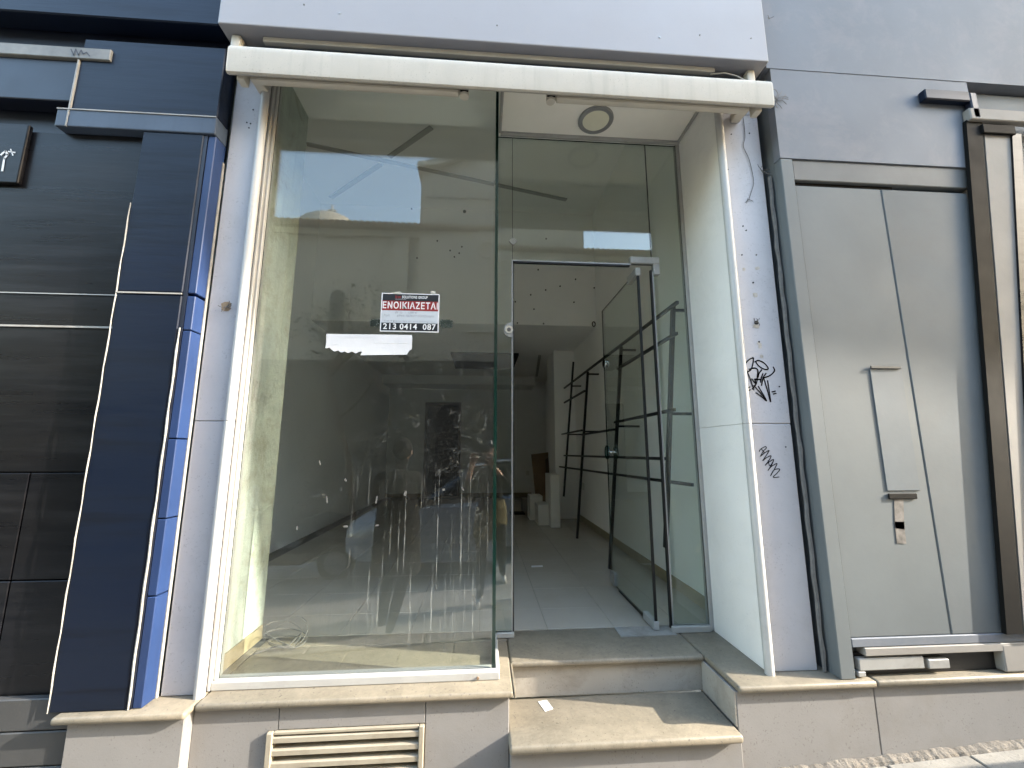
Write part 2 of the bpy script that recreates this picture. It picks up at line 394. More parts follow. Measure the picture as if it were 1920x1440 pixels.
# wall return inside the window
part('return_wall', BX(-1.50, -1.24, 2.1005, 2.62, F, 2.30), W_PEEL)
part('window_soffit', BX(-1.24, .085, 2.07, 2.62, 2.30, 2.309), W_INT)
sk = part('skirting', BX(-1.239, -1.228, 2.16, 2.60, F, F+.075, .002, 1), BASEB)
# marble tops with bullnose edges
TH = .03
for (x0, x1, y0, y1) in ((-1.70, -1.192, 1.937, 2.12), (-1.190, .150, 1.990, 2.49), (.152, 1.160, 2.238, 2.61), (1.162, 1.828, 1.950, 2.56)):
    part('marble_slab', BX(x0, x1, y0, y1, F-TH, F, .012, 3), MARB, smooth='auto')
part('marble_slab', BX(-1.2275, -1.1915, 2.165, 2.498, F-TH, F-.0005), MARB)
part('marble_slab', BX(-1.19, .1505, 2.4905, 2.6135, F-TH, F-.0007, .002, 1), MARB)
part('marble_slab', BX(.1515, .1605, 1.993, 2.237, F-TH, F-.001, .003, 2), MARB, smooth='auto')
# plinth slabs
zb = -1.75
part('plinth_slab', BX(-1.655, -1.205, 1.966, 2.20, zb, F-TH-.0005, .004, 1), STONE)
b2 = bmesh.new(); prism(b2, [(-1.203, zb), (-.8965, zb), (-.8965, -1.1765), (-.8565, -1.1765), (-.8565, F-TH-.0005), (-1.203, F-TH-.0005)], 'y', 2.020, 2.30); part('plinth_slab', b2, STONE)
part('plinth_slab', BX(-.855, -.2365, 2.020, 2.06, -1.1765, F-TH-.0005, .003, 1), STONE)
part('plinth_slab', BX(-.235, .132, 2.020, 2.30, zb, F-TH-.0005, .003, 1), STONE)
part('plinth_slab', BX(1.160, 1.826, 1.977, 2.30, zb, F-TH-.0005, .003, 1), STONE)
part('step_riser', BX(.134, 1.158, 1.957, 2.10, zb, -1.2605, .003, 1), STONE)
part('step_riser', BX(.134, 1.158, 2.266, 2.32, -1.2245, F-TH-.0005, .002, 1), RISER)
part('step_cheek', BX(1.152, 1.1595, 1.979, 2.265, -1.2245, F-TH-.0005, .001, 1), RISER)
part('step_tread', BX(.128, 1.1505, 1.922, 2.265, -1.260, -1.225, .013, 3), MARB, smooth='auto')
# metal pad at the door pivot, dirt
p0 = [UZ(1150, 1178, F), UZ(1225, 1176, F), UZ(1268, 1193, F), UZ(1165, 1198, F)]
b2 = bmesh.new(); prism(b2, [(.80, 2.475), (1.13, 2.475), (1.13, 2.60), (.80, 2.60)], 'z', F+.0005, F+.004)
tag(obj('threshold_plate', b2, mat('worn_plate', (.30, .29, .265), .55, .2, 12, dirt=.5)), 'worn grey floor plate under the door pivot on the marble threshold', 'floor plate')

# ------------------------------------------------------------------ interior shell
fl = struct(obj('shop_floor', BX(-2.19, 1.50, 2.50, 9.75, F-.10, F-.006), GROUT))
src = None; TS = .404
xj = [.401-TS*k for k in range(7)] + [.401+TS*k for k in (1, 2)]
for xa in sorted(xj):
    for k in range(18):
        ya = 2.526+TS*k
        x0 = max(xa, -2.185); x1 = min(xa+TS, 1.495); y0 = max(ya, 2.615); y1 = min(ya+TS, 9.70)
        if x1-x0 < .02 or y1-y0 < .02: continue
        full = (x1-x0 > TS-.001 and y1-y0 > TS-.001)
        if full and src is not None:
            o = src.copy(); C.objects.link(o); o.parent = fl; o.matrix_world = Matrix.Translation((x0, y0, F+H))
        else:
            b2 = bmesh.new(); bx(b2, .0009, x1-x0-.0009, .0009, y1-y0-.0009, -.01-H, .0-H, .0008, 1)
            o = obj('floor_tile', b2, TILE); o.parent = fl; o.matrix_world = Matrix.Translation((x0, y0, F+H))
            if full: src = o
for nm, bmx, mt in (
    ('wall_left', BX(-2.40, -2.19, 2.50, 9.75, F-.1, 3.40), W_INT),
    ('wall_right', BX(1.50, 1.70, 2.565, 9.75, F-.1, 3.40), W_INT),
    ('wall_back', BX(-2.19, 1.50, 9.70, 9.90, F-.1, 3.40), W_INT),
    ('wall_front', BX(-2.19, -1.50, 2.40, 2.60, F-.1, 3.40), W_INT),
    ('shop_ceiling', BX(-2.40, 1.70, 2.50, 9.90, 3.25, 3.42), W_INT),
    ('mezzanine', BX(-2.19, 1.50, 5.17, 9.70, 1.635, 1.85), W_INT),
    ('bulkhead', BX(-2.19, 1.16, 8.95, 9.70, 1.44, 1.634), W_INT),
    ('column', BX(1.16, 1.50, 6.53, 7.25, F, 1.634), W_INT)):
    struct(obj(nm, bmx, mt))
mz = struct(obj('mezzanine_front', BX(-2.19, 1.50, 5.165, 5.25, 1.851, 3.249), W_INT))
struct(obj('mezzanine_edge', BX(-2.19, 1.50, 5.16, 5.169, 1.633, 1.8505), W_INT))
for (px, py) in ((1009, 506), (1079, 524), (1050, 537), (1023, 544), (995, 553), (1076, 567), (1001, 580), (966, 566), (970, 606), (1019, 607), (1114, 540), (844, 470), (861, 475), (852, 482), (782, 484), (772, 392), (871, 397), (1024, 448), (820, 452), (866, 463)):
    p = U(px, py, 5.165); b2 = bmesh.new(); disc(b2, V(p.x, 5.155, p.z), .010 if px != 871 else .022, .012, 10); obj('anchor_hole', b2, BLACK, mz)
p = U(1113, 608, 5.16); b2 = bmesh.new(); tube(b2, [V(p.x+.02*math.cos(a), 5.152, p.z+.032*math.sin(a)) for a in [k*math.pi/8 for k in range(17)]], .007, 6); obj('anchor_ring', b2, BLACK, mz)
b2 = BX(1.4885, 1.4995, 2.57, 9.69, F+.0005, F+.085, .002, 1); sr = struct(obj('skirting_right', b2, BASEB))
struct(obj('skirting_back', BX(-2.18, 1.15, 9.688, 9.6995, F+.0005, F+.085, .002, 1), BASEB))
# linear light slots on the high ceiling
def slot(p, q, w, z, label):
    d = (Vector((q[0], q[1], 0))-Vector((p[0], p[1], 0))).normalized(); n = Vector((-d.y, d.x, 0))*w/2
    b2 = bmesh.new(); prism(b2, [(p[0]+n.x, p[1]+n.y), (q[0]+n.x, q[1]+n.y), (q[0]-n.x, q[1]-n.y), (p[0]-n.x, p[1]-n.y)], 'z', z-.012, z-.0005)
    tag(obj('light_slot', b2, mat('slot_grey', (.42, .42, .40), .5, .1, 6)), label, 'light slot', 'linear light slots in the ceilings')
Zc = 3.25
slot(UZ(575, 269, Zc), UZ(1062, 374, Zc), .055, Zc, 'longest grey light slot crossing the high ceiling behind the window')
slot(UZ(809, 238, Zc), UZ(730, 293, Zc), .055, Zc, 'short grey light slot above the long ceiling slot')
slot(UZ(714, 307, Zc), UZ(620, 370, Zc), .055, Zc, 'short grey light slot below the long ceiling slot')
slot(UZ(1012, 665, 1.635), UZ(1006, 705, 1.635), .05, 1.635, 'narrow dark light slot in the low back ceiling above the column')
tag(obj('ceiling_hatch', BX(-.55, .60, 6.75, 8.0, 1.60, 1.634), DKSTR), 'dark square hatch in the low back ceiling', 'hatch')  # near-black panel in place of the darkness inside a recess
dr = thing('back_door', 'dark panel door in the back wall of the shop', 'door', (-.92, 9.68, F))
obj('leaf', BX(-1.28, -.57, 9.66, 9.69, F+.01, 1.05), DARKW, dr)
for a in ((-1.34, -1.281, F+.01, 1.12), (-.569, -.51, F+.01, 1.12), (-1.2805, -.5695, 1.051, 1.12)):
    obj('frame', BX(a[0], a[1], 9.655, 9.695, a[2], a[3]), mat('dark_wood_frame', (.09, .07, .055), .5), dr)
b2 = bmesh.new(); disc(b2, V(-.65, 9.62, .0), .02, .04, 10); obj('handle', b2, CHROME, dr)
for (px, py, x) in ((1094, 912, None), (989, 887, 9.69)):
    p = U(px, py, 9.69) if x else UX(px, py, 1.499)
    b2 = BX(p.x-.035, p.x+.035, 9.685, 9.6985, p.z-.05, p.z+.05, .003, 1) if x else BX(1.485, 1.4985, p.y-.05, p.y+.05, p.z-.05, p.z+.05, .003, 1)
    tag(obj('wall_socket', b2, MELA), 'small white wall socket on the back wall' if x else 'small white wall socket low on the right wall under the rack', 'socket')

# ------------------------------------------------------------------ black wall rack
rack = thing('wall_rack', 'black square-bar display rack of uprights and rails along the right wall', 'rack', (1.2, 4.4, F))
def rx(z): return 1.150+(z-F)*(1.345-1.150)/(1.0-F)
def bar(bm, a, b, w=.021):
    a = V(*a); b = V(*b); d = (b-a).normalized(); u = Vector((0, 0, 1)) if abs(d.z) < .7 else Vector((0, 1, 0))
    s = d.cross(u).normalized()*w/2; t = d.cross(s).normalized()*w/2
    A = [bm.verts.new(a+p) for p in (s+t, s-t, -s-t, -s+t)]; B = [bm.verts.new(b+p) for p in (s+t, s-t, -s-t, -s+t)]
    bm.faces.new(A); bm.faces.new(B[::-1])
    for i in range(4): bm.faces.new((A[i], B[i], B[(i+1) % 4], A[(i+1) % 4]))
    return bm
ups = [(2.70, 1.03, -.62), (3.806, 1.0, F+.004), (5.09, 1.0, F+.004), (6.05, 1.34, -.66)]
for (y, zt, z0) in ups:
    obj('upright', bar(bmesh.new(), (rx(z0), y, z0), (rx(zt), y, zt), .027), BLKMET, rack)
for (z, ya, yb, zz) in ((1.0, 2.58, 6.5, 0), (.78, 2.58, 3.80, 0), (.262, 2.58, 3.80, 0), (.195, 3.8, 5.09, 0), (.25, 5.09, 6.4, 0), (.75, 5.09, 6.4, 0), (-.055, 2.70, 6.1, -.02)):
    obj('rail', bar(bmesh.new(), (rx(z)-.026, ya, z), (rx(z+zz)-.026, yb, z+zz)), BLKMET, rack)
p = U(1298, 909, 2.565)
obj('rail', bar(bmesh.new(), (p.x, 2.565, p.z), (rx(-.24)-.026, 6.4, -.25)), BLKMET, rack)
for (y, z) in ((2.70, 1.0), (2.70, .262), (3.806, .985), (3.806, .24), (5.09, .985), (5.09, .25), (6.05, .98), (6.05, .25)):
    obj('wall_bracket', bar(bmesh.new(), (rx(z)+.012, y, z-.015), (1.488, y, z-.015), .019), BLKMET, rack)

# ------------------------------------------------------------------ stored boards and boxes
tag(obj('standing_panel', BX(.955, 1.085, 5.80, 6.28, F+.001, -.335, .002, 1), MELA), 'tall pale panel standing on end in front of the column', 'panel')
tag(obj('drawer_box', BX(.80, .955, 5.98, 6.35, F+.001, F+.285, .003, 1), MELA), 'nearer white drawer box on the tiles beside the standing panel', 'box')
tag(obj('drawer_box', BX(.735, .93, 6.42, 6.75, F+.001, F+.36, .003, 1), MELA), 'farther, taller white drawer box behind the nearer one', 'box')
def lean(name, label, x0, x1, y0, z0, y1, z1, t, mt, skew=0):
    b2 = bmesh.new(); a = [(x0, y0, z0), (x1, y0, z0), (x1+skew, y1, z1), (x0-skew*.6, y1, z1-.04)]
    A = [b2.verts.new(V(*p)) for p in a]; B = [b2.verts.new(V(p[0], p[1]+t, p[2])) for p in a]
    b2.faces.new(A); b2.faces.new(B[::-1])
    for i in range(4): b2.faces.new((A[i], B[i], B[(i+1) % 4], A[(i+1) % 4]))
    return tag(obj(name, b2, mt), label, 'board', 'boards leaning by the column')
lean('cardboard_sheet', 'brown cardboard sheet leaning behind the white boxes', .93, 1.10, 7.05, F+.002, 7.35, -.03, .02, CARD, .10)
lean('cardboard_sheet', 'darker narrow board leaning between the cardboard sheet and the column', 1.10, 1.155, 6.95, F+.002, 7.2, -.12, .02, mat('dark_board', (.10, .07, .05), .8))
tag(obj('tile_stack', BX(.70, .79, 7.3, 7.55, F+.001, F+.22, .002, 1), BEIGE), 'small beige stack on the floor left of the boards', 'stack')
tag(obj('floor_mat', BX(.48, .72, 7.0, 7.3, F+.001, F+.012), DKSTR), 'small dark mat lying on the back floor tiles', 'mat')
b2 = bmesh.new(); p = UZ(1007, 1062, F); prism(b2, [(p.x-.055, p.y-.03), (p.x+.05, p.y-.025), (p.x+.055, p.y+.03), (p.x-.05, p.y+.02)], 'z', F+.001, F+.002)
tag(obj('paper_scrap', b2, PAPER), 'white paper scrap lying on the shop floor tiles', 'paper')

# ------------------------------------------------------------------ display window
win = thing('display_window', 'large dusty display window in a white aluminium frame left of the entrance', 'window', (-.55, 2.13, F))
def pane(name, b2, mt, parent, axis=1):
    o = obj(name, b2, [mt, GEDGE], parent)
    for p in o.data.polygons: p.material_index = 0 if abs(p.normal[axis]) > .5 else 1
    return o
pane('pane', BX(-1.178, .0565, 2.124, 2.134, F+.03, 2.29), GL_MAIN, win)
pane('pane', BX(.057, .073, 2.1235, 2.522, F+.03, 2.16), GL_SIDE, win, 0)
fr = obj('frame_rail', BX(-1.186, .092, 2.085, 2.1235, F+.0005, F+.036, .004, 2), ALU, win)
obj('frame_rail', BX(-1.186, .055, 2.1345, 2.16, F+.0005, F+.034, .003, 1), ALU, win)
obj('frame_rail', BX(.0735, .094, 2.124, 2.50, F+.0005, F+.033, .003, 1), ALU, win)
obj('frame_upright', BX(-1.1995, -1.1865, 2.082, 2.1235, F+.0005, 2.29, .003, 1), ALU, win)
obj('frame_upright', BX(-1.1865, -1.174, 2.100, 2.1235, F+.037, 2.29, .003, 1), ALU, win)
obj('frame_upright', BX(-1.24, -1.179, 2.1345, 2.16, F+.035, 2.29, .003, 1), ALU, win)
p = U(896, 1271, 2.085); b2 = bmesh.new(); disc(b2, V(p.x, 2.078, p.z), .006, .01, 10); obj('screw', b2, CARD, fr)
# tape remnants left on the glass
def shard(px, py, w, h, ang, mt, Y=2.1232):
    c = U(px, py, Y); b2 = bmesh.new(); pts = []
    for k in range(10):
        a = k/10*2*math.pi; q = max(abs(math.cos(a)), abs(math.sin(a)))
        u, v = math.cos(a)/q*w/2*random.uniform(.8, 1), math.sin(a)/q*h/2*random.uniform(.8, 1)
        pts.append((c.x+u*math.cos(ang)-v*math.sin(ang), c.z+u*math.sin(ang)+v*math.cos(ang)))
    prism(b2, pts, 'y', Y-.0006, Y); return b2
TAPE = mat('old_tape', (.10, .10, .095), .6, .3, 40, dirt=.6, dirtcol=(.2, .2, .18))
for (px, py, w, h, a) in ((613, 937, .016, .05, .2), (706, 937, .016, .05, -.15), (760, 925, .03, .035, -.3), (832, 918, .03, .015, 0), (868, 917, .015, .03, .6), (707, 985, .035, .012, 0), (648, 987, .045, .012, .05), (890, 1125, .012, .05, .3), (557, 990, .018, .025, 0), (922, 829, .012, .03, .2), (818, 1100, .01, .03, .2), (600, 868, .012, .03, .3), (648, 900, .02, .02, .5)):
    obj('tape_remnant', shard(px, py, w*.5, h*.8, a, TAPE), TAPE, win)
# letting sign
sg = thing('letting_sign', 'black, red and white printed letting sign taped inside the dusty window', 'sign', (-.392, 2.122, .62))
YS = 2.1222
def flat(name, x0, x1, z0, z1, y, mt, parent): return obj(name, BX(x0, x1, y, y+.0004, z0, z1), mt, parent)
SX0, SX1, SZ0, SZ1 = -.546, -.239, .618, .832
flat('sheet', SX0, SX1, SZ0, SZ1, YS, PAPER, sg)
w = SX1-SX0; h = SZ1-SZ0; xi0, xi1 = SX0+.006, SX1-.006; xm = (SX0+SX1)/2
flat('header_band', xi0, xi1, SZ1-.043, SZ1-.005, YS-.0006, INKB, sg)
flat('title_band', xi0, xi1, SZ1-.097, SZ1-.0432, YS-.0006, INKR, sg)
flat('note_field', xi0, xi1, SZ0+.0492, SZ1-.0972, YS-.0006, INKG, sg)
flat('phone_band', xi0, xi1, SZ0+.006, SZ0+.049, YS-.0006, INKB, sg)
yt = YS-.0009
text('title_lettering', 'ΕΝΟΙΚΙΑΖΕΤΑΙ', .050, INKW, sg, (xm, yt, SZ1-.0705), .0010, 0, .290)
for tx, cx_, wd in (('213', -.1035, .068), ('0414', -.006, .090), ('087', .1035, .068)):
    text('phone_lettering', tx, .044, INKW, sg, (xm+cx_, yt, SZ0+.0275), .0008, 0, wd)
text('company_lettering', 'SOLUTIONS GROUP', .021, INKW, sg, (xm+.022, yt, SZ1-.022), .0005, 0, .135)
text('logo_lettering', 'kw', .027, INKR, sg, (xm-.065, yt, SZ1-.021), .0006, 0, .030)
text('logo_caption', 'KELLERWILLIAMS', .0065, INKG, sg, (xm-.052, yt, SZ1-.0345), 0, 0, .055)
text('handwriting', '85 τμ  -  1300 €', .017, PEN, sg, (xm-.02, yt, SZ1-.108), -.0003, .35, .115)
text('handwriting', 'Τηλ', .018, PEN, sg, (SX0+.032, yt, SZ1-.126), -.0003, .35, .030)
text('handwriting', '6944 767627 Χατζιαρα', .018, PEN, sg, (xm+.03, yt, SZ1-.126), -.0003, .35, .195)
text('web_lettering', 'Μάθετε περισσότερα στο www.solutionsgroup.gr', .0115, PEN, sg, (xm, yt, SZ0+.058), -.0002, .2, .27)
for (px, py, w_, h_) in ((705, 606, .040, .032), (838, 607, .045, .034)):  # mirrored tree foliage drawn as dark strokes on the glass
    b2 = bmesh.new(); c = U(px, py, 2.1228)
    for k in range(170):
        x = c.x+random.uniform(-w_, w_)/1.5; z = c.z+random.uniform(-h_, h_)/1.8; l = random.uniform(.008, .02); a = random.uniform(0, 6.28)
        v = [b2.verts.new(V(x+dx*math.cos(a)-dz*math.sin(a), 2.1229-.0001*(k % 6), z+dx*math.sin(a)+dz*math.cos(a))) for dx, dz in ((-l/2, 0), (0, -.0035), (l/2, 0), (0, .0035))]
        b2.faces.new(v)
    obj('tape_residue', b2, mat('dark_residue', (.03, .04, .03), .7), sg)['label'] = 'dark green fringe of old tape beside the sign'
for (px, py, w_, h_, a) in ((745, 549, .05, .012, .1), (812, 548, .03, .016, -.1)):
    obj('clear_tape', shard(px, py, w_, h_, a, PAPER, 2.1217), mat('clear_tape', (.42, .42, .38), .2, .2, 20), sg)
# torn paper strip
pts = [(612, 626), (772, 628), (773, 633), (772, 655), (768, 657), (765, 661), (763, 665), (676, 666), (679, 659), (672, 660), (668, 663), (660, 659), (653, 662), (646, 659), (640, 661), (634, 657), (627, 659), (621, 655), (618, 652), (610, 653), (612, 640)]
b2 = bmesh.new(); prism(b2, [(U(a, b, 2.123).x, U(a, b, 2.123).z) for a, b in pts], 'y', 2.1222, 2.1234)
tp = tag(obj('torn_paper', b2, PAPER), 'torn white paper strip stuck to the window below the letting sign', 'paper')
for (a, b) in (((640, 633), (700, 632)), ((615, 647), (635, 646)), ((700, 643), (768, 644)), ((668, 627), (685, 636))):
    q = [U(*a, 2.122), U(*b, 2.122)]; b2 = bmesh.new(); tube(b2, [V(v.x, 2.1220, v.z) for v in q], .0009, 5); obj('crease', b2, PAPER, tp)
# loose wire on the window floor
b2 = bmesh.new(); pts = []
for k in range(60):
    a = k*.34; pts.append(V(-1.06+.10*math.cos(a)+.02*math.sin(a*.37), 2.50+.07*math.sin(a), F+.012+.0022*k*abs(math.sin(a*.5+.4))))
tube(b2, pts, .0022, 5)
tag(obj('loose_wire', b2, WIREM), 'tangled grey wire lying in the left corner of the window floor', 'wire')
b2 = bmesh.new(); tube(b2, [V(*p) for p in ((-1.17, 2.40, F+.008), (-1.10, 2.44, F+.02), (-1.03, 2.47, F+.012), (-.99, 2.53, F+.05))], .004, 6)
tag(obj('cable_end', b2, WIREM), 'short bent cable end on the window floor beside the skirting', 'cable')

# ------------------------------------------------------------------ entrance glazing
ent = thing('entrance_glazing', 'frameless fixed glass screen with transom round the open doorway', 'glass screen', (.7, 2.53, F))
YD0, YD1 = 2.524, 2.534
pane('pane', BX(.0735, .183, YD0, YD1, F+.028, 2.15), GL_DOOR, ent)
pane('pane', BX(.1855, 1.128, YD0, YD1, 1.238, 2.15), GL_DOOR, ent)
pane('pane', BX(1.1315, 1.352, YD0, YD1, F+.034, 2.15), GL_DOOR, ent)
for a in ((.1780, .1860, F+.03, 1.240, ALUG), (.1862, .1925, F+.03, 1.2335, BLACK)):
    obj('edge_seal', BX(a[0], a[1], YD0-.004, YD1+.004, a[2], a[3]), a[4], ent)
obj('edge_seal', BX(.186, .985, YD0-.004, YD1+.004, 1.2335, 1.2405), ALUG, ent)
obj('edge_seal', BX(.1926, .975, YD0-.002, YD1+.006, 1.222, 1.2333), BLACK, ent)
obj('edge_seal', BX(1.1265, 1.1345, YD0-.004, YD1+.004, F+.034, 1.19), ALUG, ent)
obj('edge_seal', BX(1.1145, 1.1263, YD0-.002, YD1+.006, F+.02, 1.20), BLACK, ent)
obj('joint_seal', BX(.1832, .1853, YD0, YD1, 1.241, 2.15), BLACK, ent)
obj('joint_seal', BX(1.1282, 1.1313, YD0, YD1, 1.275, 2.15), BLACK, ent)
obj('floor_channel', BX(.094, .192, 2.508, 2.548, F+.0005, F+.0275, .003, 1), ALU, ent)
obj('floor_channel', BX(1.118, 1.352, 2.500, 2.548, F+.0005, F+.034, .003, 1), ALU, ent)
hg = obj('patch_fitting', BX(.978, 1.176, 2.508, 2.550, 1.2415, 1.288, .003, 1), ALU, ent)
obj('patch_fitting', BX(1.1345, 1.176, 2.509, 2.549, 1.165, 1.2413, .003, 1), ALU, ent)
p = U(962, 453, 2.52); b2 = bmesh.new(); prism(b2, [(p.x, p.z-.028), (p.x+.028, p.z), (p.x, p.z+.028), (p.x-.028, p.z)], 'y', 2.515, 2.5235); obj('joint_clip', b2, ALU, ent)
p = U(954, 619, 2.52); b2 = bmesh.new()
poly = [(p.x+.022, p.z+.050)]+[(p.x+.012-.045*math.sin(k*math.pi/12), p.z+.048*math.cos(k*math.pi/12)) for k in range(13)]+[(p.x+.022, p.z-.050)]
prism(b2, poly, 'y', 2.510, 2.5235); lk = obj('strike_plate', b2, ALUG, ent)
b2 = bmesh.new(); disc(b2, V(p.x, 2.505, p.z), .026, .005, 20); obj('rosette', b2, CHROME, lk, smooth='auto')
b2 = bmesh.new(); disc(b2, V(p.x, 2.500, p.z), .012, .005, 14); obj('lock_cylinder', b2, WIREM, lk, smooth='auto')
# open door leaf
leaf = thing('glass_door', 'frameless glass door leaf swung open into the shop with round knobs', 'door', (1.04, 2.55, F))
LX0, LX1 = 1.030, 1.040
pane('pane', BX(LX0, LX1, 2.545, 3.37, F+.02, 1.205), GL_LEAF, leaf, 0)
obj('edge_seal', BX(LX0-.003, LX1+.003, 2.536, 2.5445, F+.05, 1.17), BLACK, leaf)
obj('bottom_seal', BX(LX0-.001, LX1+.001, 2.66, 3.20, F+.008, F+.0195), BLACK, leaf)
obj('top_patch', BX(LX0-.012, LX1+.012, 2.532, 2.70, 1.165, 1.222, .004, 1), ALU, leaf)
obj('bottom_patch', BX(LX0-.012, LX1+.012, 2.532, 2.70, F+.006, F+.055, .004, 1), ALU, leaf)
obj('lock_patch', BX(LX0-.012, LX1+.012, 3.27, 3.37, F+.02, F+.115, .008, 2), ALUG, leaf)
for s in (-1, 1):
    xx = LX0-.036 if s < 0 else LX1+.026
    b2 = bmesh.new(); disc(b2, V(xx, 3.26, -.015), .055, .010, 28, 'x'); kn = obj('knob', b2, [KNOBG, GEDGE], leaf)
    for pl in kn.data.polygons: pl.material_index = 0 if abs(pl.normal.x) > .5 else 1
    b2 = bmesh.new(); disc(b2, V(LX0-.026 if s < 0 else LX1, 3.26, -.015), .014, .026, 14, 'x'); obj('spindle', b2, CHROME, kn, smooth='auto')
for s in (-1, 1):
    b2 = bmesh.new(); disc(b2, V(LX0-.012 if s < 0 else LX1, 3.33, .73), .038, .012, 22, 'x'); obj('lock', b2, CHROME, leaf, smooth='auto')

# ------------------------------------------------------------------ downlight in the soffit
dl = thing('downlight', 'round grey-rimmed downlight in the entrance soffit', 'light', (.727, 2.354, 2.15))
b2 = bmesh.new(); n = 40; rings = []
for (r, z) in ((.086, 2.164), (.088, 2.158), (.112, 2.158), (.116, 2.163), (.116, 2.1715)):
    rings.append([b2.verts.new(V(.727+r*math.cos(2*math.pi*k/n), 2.354+r*math.sin(2*math.pi*k/n), z)) for k in range(n)])
for a, b in zip(rings, rings[1:]):
    for k in range(n): b2.faces.new((a[k], a[(k+1) % n], b[(k+1) % n], b[k]))
obj('rim', b2, ALUG, dl, smooth='auto')
b2 = bmesh.new(); disc(b2, V(.727, 2.354, 2.1625), .0875, .008, 40, 'z'); obj('diffuser', b2, LENS, dl)

# ------------------------------------------------------------------ folded awning
aw = thing('awning', 'folded cream awning with two arms mounted under the white fascia', 'awning', (.14, 1.9, 1.80))
AX0, AX1 = -1.285, 1.562; ZT = 2.034
prof = []
YF = 1.845
for k in range(10):
    a = math.pi*.42+k/9*math.pi*.62; prof.append((YF+.047+.047*math.cos(a), ZT-.055+.055*math.sin(a)))
prof += [(YF+.002, 1.885), (YF+.006, 1.862), (YF+.016, 1.857), (YF+.035, 1.868), (YF+.068, 1.904), (YF+.069, ZT-.012)]
b2 = bmesh.new(); prism(b2, prof, 'x', AX0, AX1); fb = obj('front_bar', b2, FABC, aw, smooth='auto')
for x0, x1 in ((AX0-.008, AX0-.0005), (AX1+.0005, AX1+.008)):
    b2 = bmesh.new(); prism(b2, prof, 'x', x0, x1); obj('end_cap', b2, CREAM, fb)
N = 24; b2 = bmesh.new(); rows = []
for i in range(N+1):
    x = AX0+.02+(AX1-AX0-.04)*i/N; sag = .012*math.sin(i/N*math.pi)+.005*math.sin(i*1.7)
    rows.append([b2.verts.new(V(x, y, z-sag*f)) for y, z, f in ((YF+.055, ZT-.004, 0), (1.935, 2.05, 1), (1.985, 2.10, .6), (2.02, 2.135, 0))])
for a, b in zip(rows, rows[1:]):
    for k in range(3): b2.faces.new((a[k], b[k], b[k+1], a[k+1]))
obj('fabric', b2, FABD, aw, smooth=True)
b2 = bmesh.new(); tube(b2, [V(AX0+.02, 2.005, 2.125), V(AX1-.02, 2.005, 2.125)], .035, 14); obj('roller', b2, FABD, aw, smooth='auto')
obj('rail_profile', BX(-1.20, 1.32, 1.955, 1.985, 2.165, 2.1945, .004, 1), CREAM, aw)
for (xo, xe) in ((-1.215, -.118), (1.478, .350)):
    s = 1 if xe > xo else -1
    a, b = min(xo, xe-s*.03), max(xo, xe-s*.03)
    ar = obj('arm', BX(a, b, 1.917, 1.953, 1.886, 1.932, .007, 2), CREAM, aw, smooth='auto')
    obj('arm_groove', BX(a+.03, b-.005, 1.9145, 1.9165, 1.893, 1.898), CREAM, ar)
    b2 = bmesh.new(); tube(b2, [V(xe, 1.937, 1.879), V(xe, 1.937, 1.938)], .024, 14); el = obj('elbow', b2, CREAM, ar, smooth='auto')
    for zz in (1.891, 1.906): obj('elbow_slot', BX(xe-.022, xe+.022, 1.9105, 1.918, zz, zz+.005), BLACK, el)
    fo = bmesh.new(); bar(fo, (xe, 1.972, 1.952), (xo+s*.02, 1.975, 1.955), .030); obj('forearm', fo, CREAM, aw)
    br = obj('bracket', BX(xo-.028, xo+.028, 1.905, 2.058, 1.925, 1.975, .010, 2), CREAM, aw, smooth='auto')
    obj('bracket_flange', BX(xo-.04*s-.02, xo-.04*s+.02, 1.90, 1.955, 1.868, 1.955, .008, 2), CREAM, br, smooth='auto')
    x2 = -1.335 if xo < 0 else 1.535
    bk = obj('bracket', BX(x2-.025, x2+.025, 1.95, 2.058, 2.06, 2.19, .010, 2), CREAM, aw, smooth='auto')
    b2 = bmesh.new(); disc(b2, V(x2-.026*s, 2.0, 2.11), .036, .052, 16, 'x'); obj('roller_mount', b2, CREAM, bk, smooth='auto')
b2 = bmesh.new(); tube(b2, [V(1.30, 1.97, 2.16), V(1.38, 1.96, 2.165), V(1.45, 1.96, 2.15), V(1.51, 1.955, 2.11)], .004, 6); obj('cable', b2, CREAM, aw)

# ------------------------------------------------------------------ ventilation grille
GRIL = mat('grille_beige', (.30, .265, .205), .5, .1, 9, bump=.1, dirt=.4, dirtcol=(.15, .12, .08))
gr = thing('ventilation_grille', 'cream louvred ventilation grille set in the stone plinth under the window', 'grille', (-.55, 2.02, -1.5))
obj('frame_side', BX(-.8955, -.869, 2.004, 2.06, -1.55, -1.178, .004, 1), GRIL, gr)
obj('frame_side', BX(-.2605, -.2375, 2.006, 2.06, -1.55, -1.178, .004, 1), GRIL, gr)
obj('frame_top', BX(-.8685, -.261, 2.012, 2.06, -1.192, -1.178, .003, 1), GRIL, gr)
obj('backing', BX(-.89, -.24, 2.085, 2.09, -1.55, -1.18), BLACK, gr)
src = None
for k in range(7):
    z = -1.214-k*.0475
    if src is None:
        b2 = bmesh.new(); prism(b2, [(2.010, z-.006), (2.010, z+.012), (2.014, z+.015), (2.075, z+.024), (2.075, z+.018), (2.022, z-.006)], 'x', -.8685, -.261)
        src = obj('louvre', b2, GRIL, gr)
    else:
        o = src.copy(); C.objects.link(o); o.parent = gr; o.matrix_world = Matrix.Translation((0, 0, -k*.0475)) @ src.matrix_world

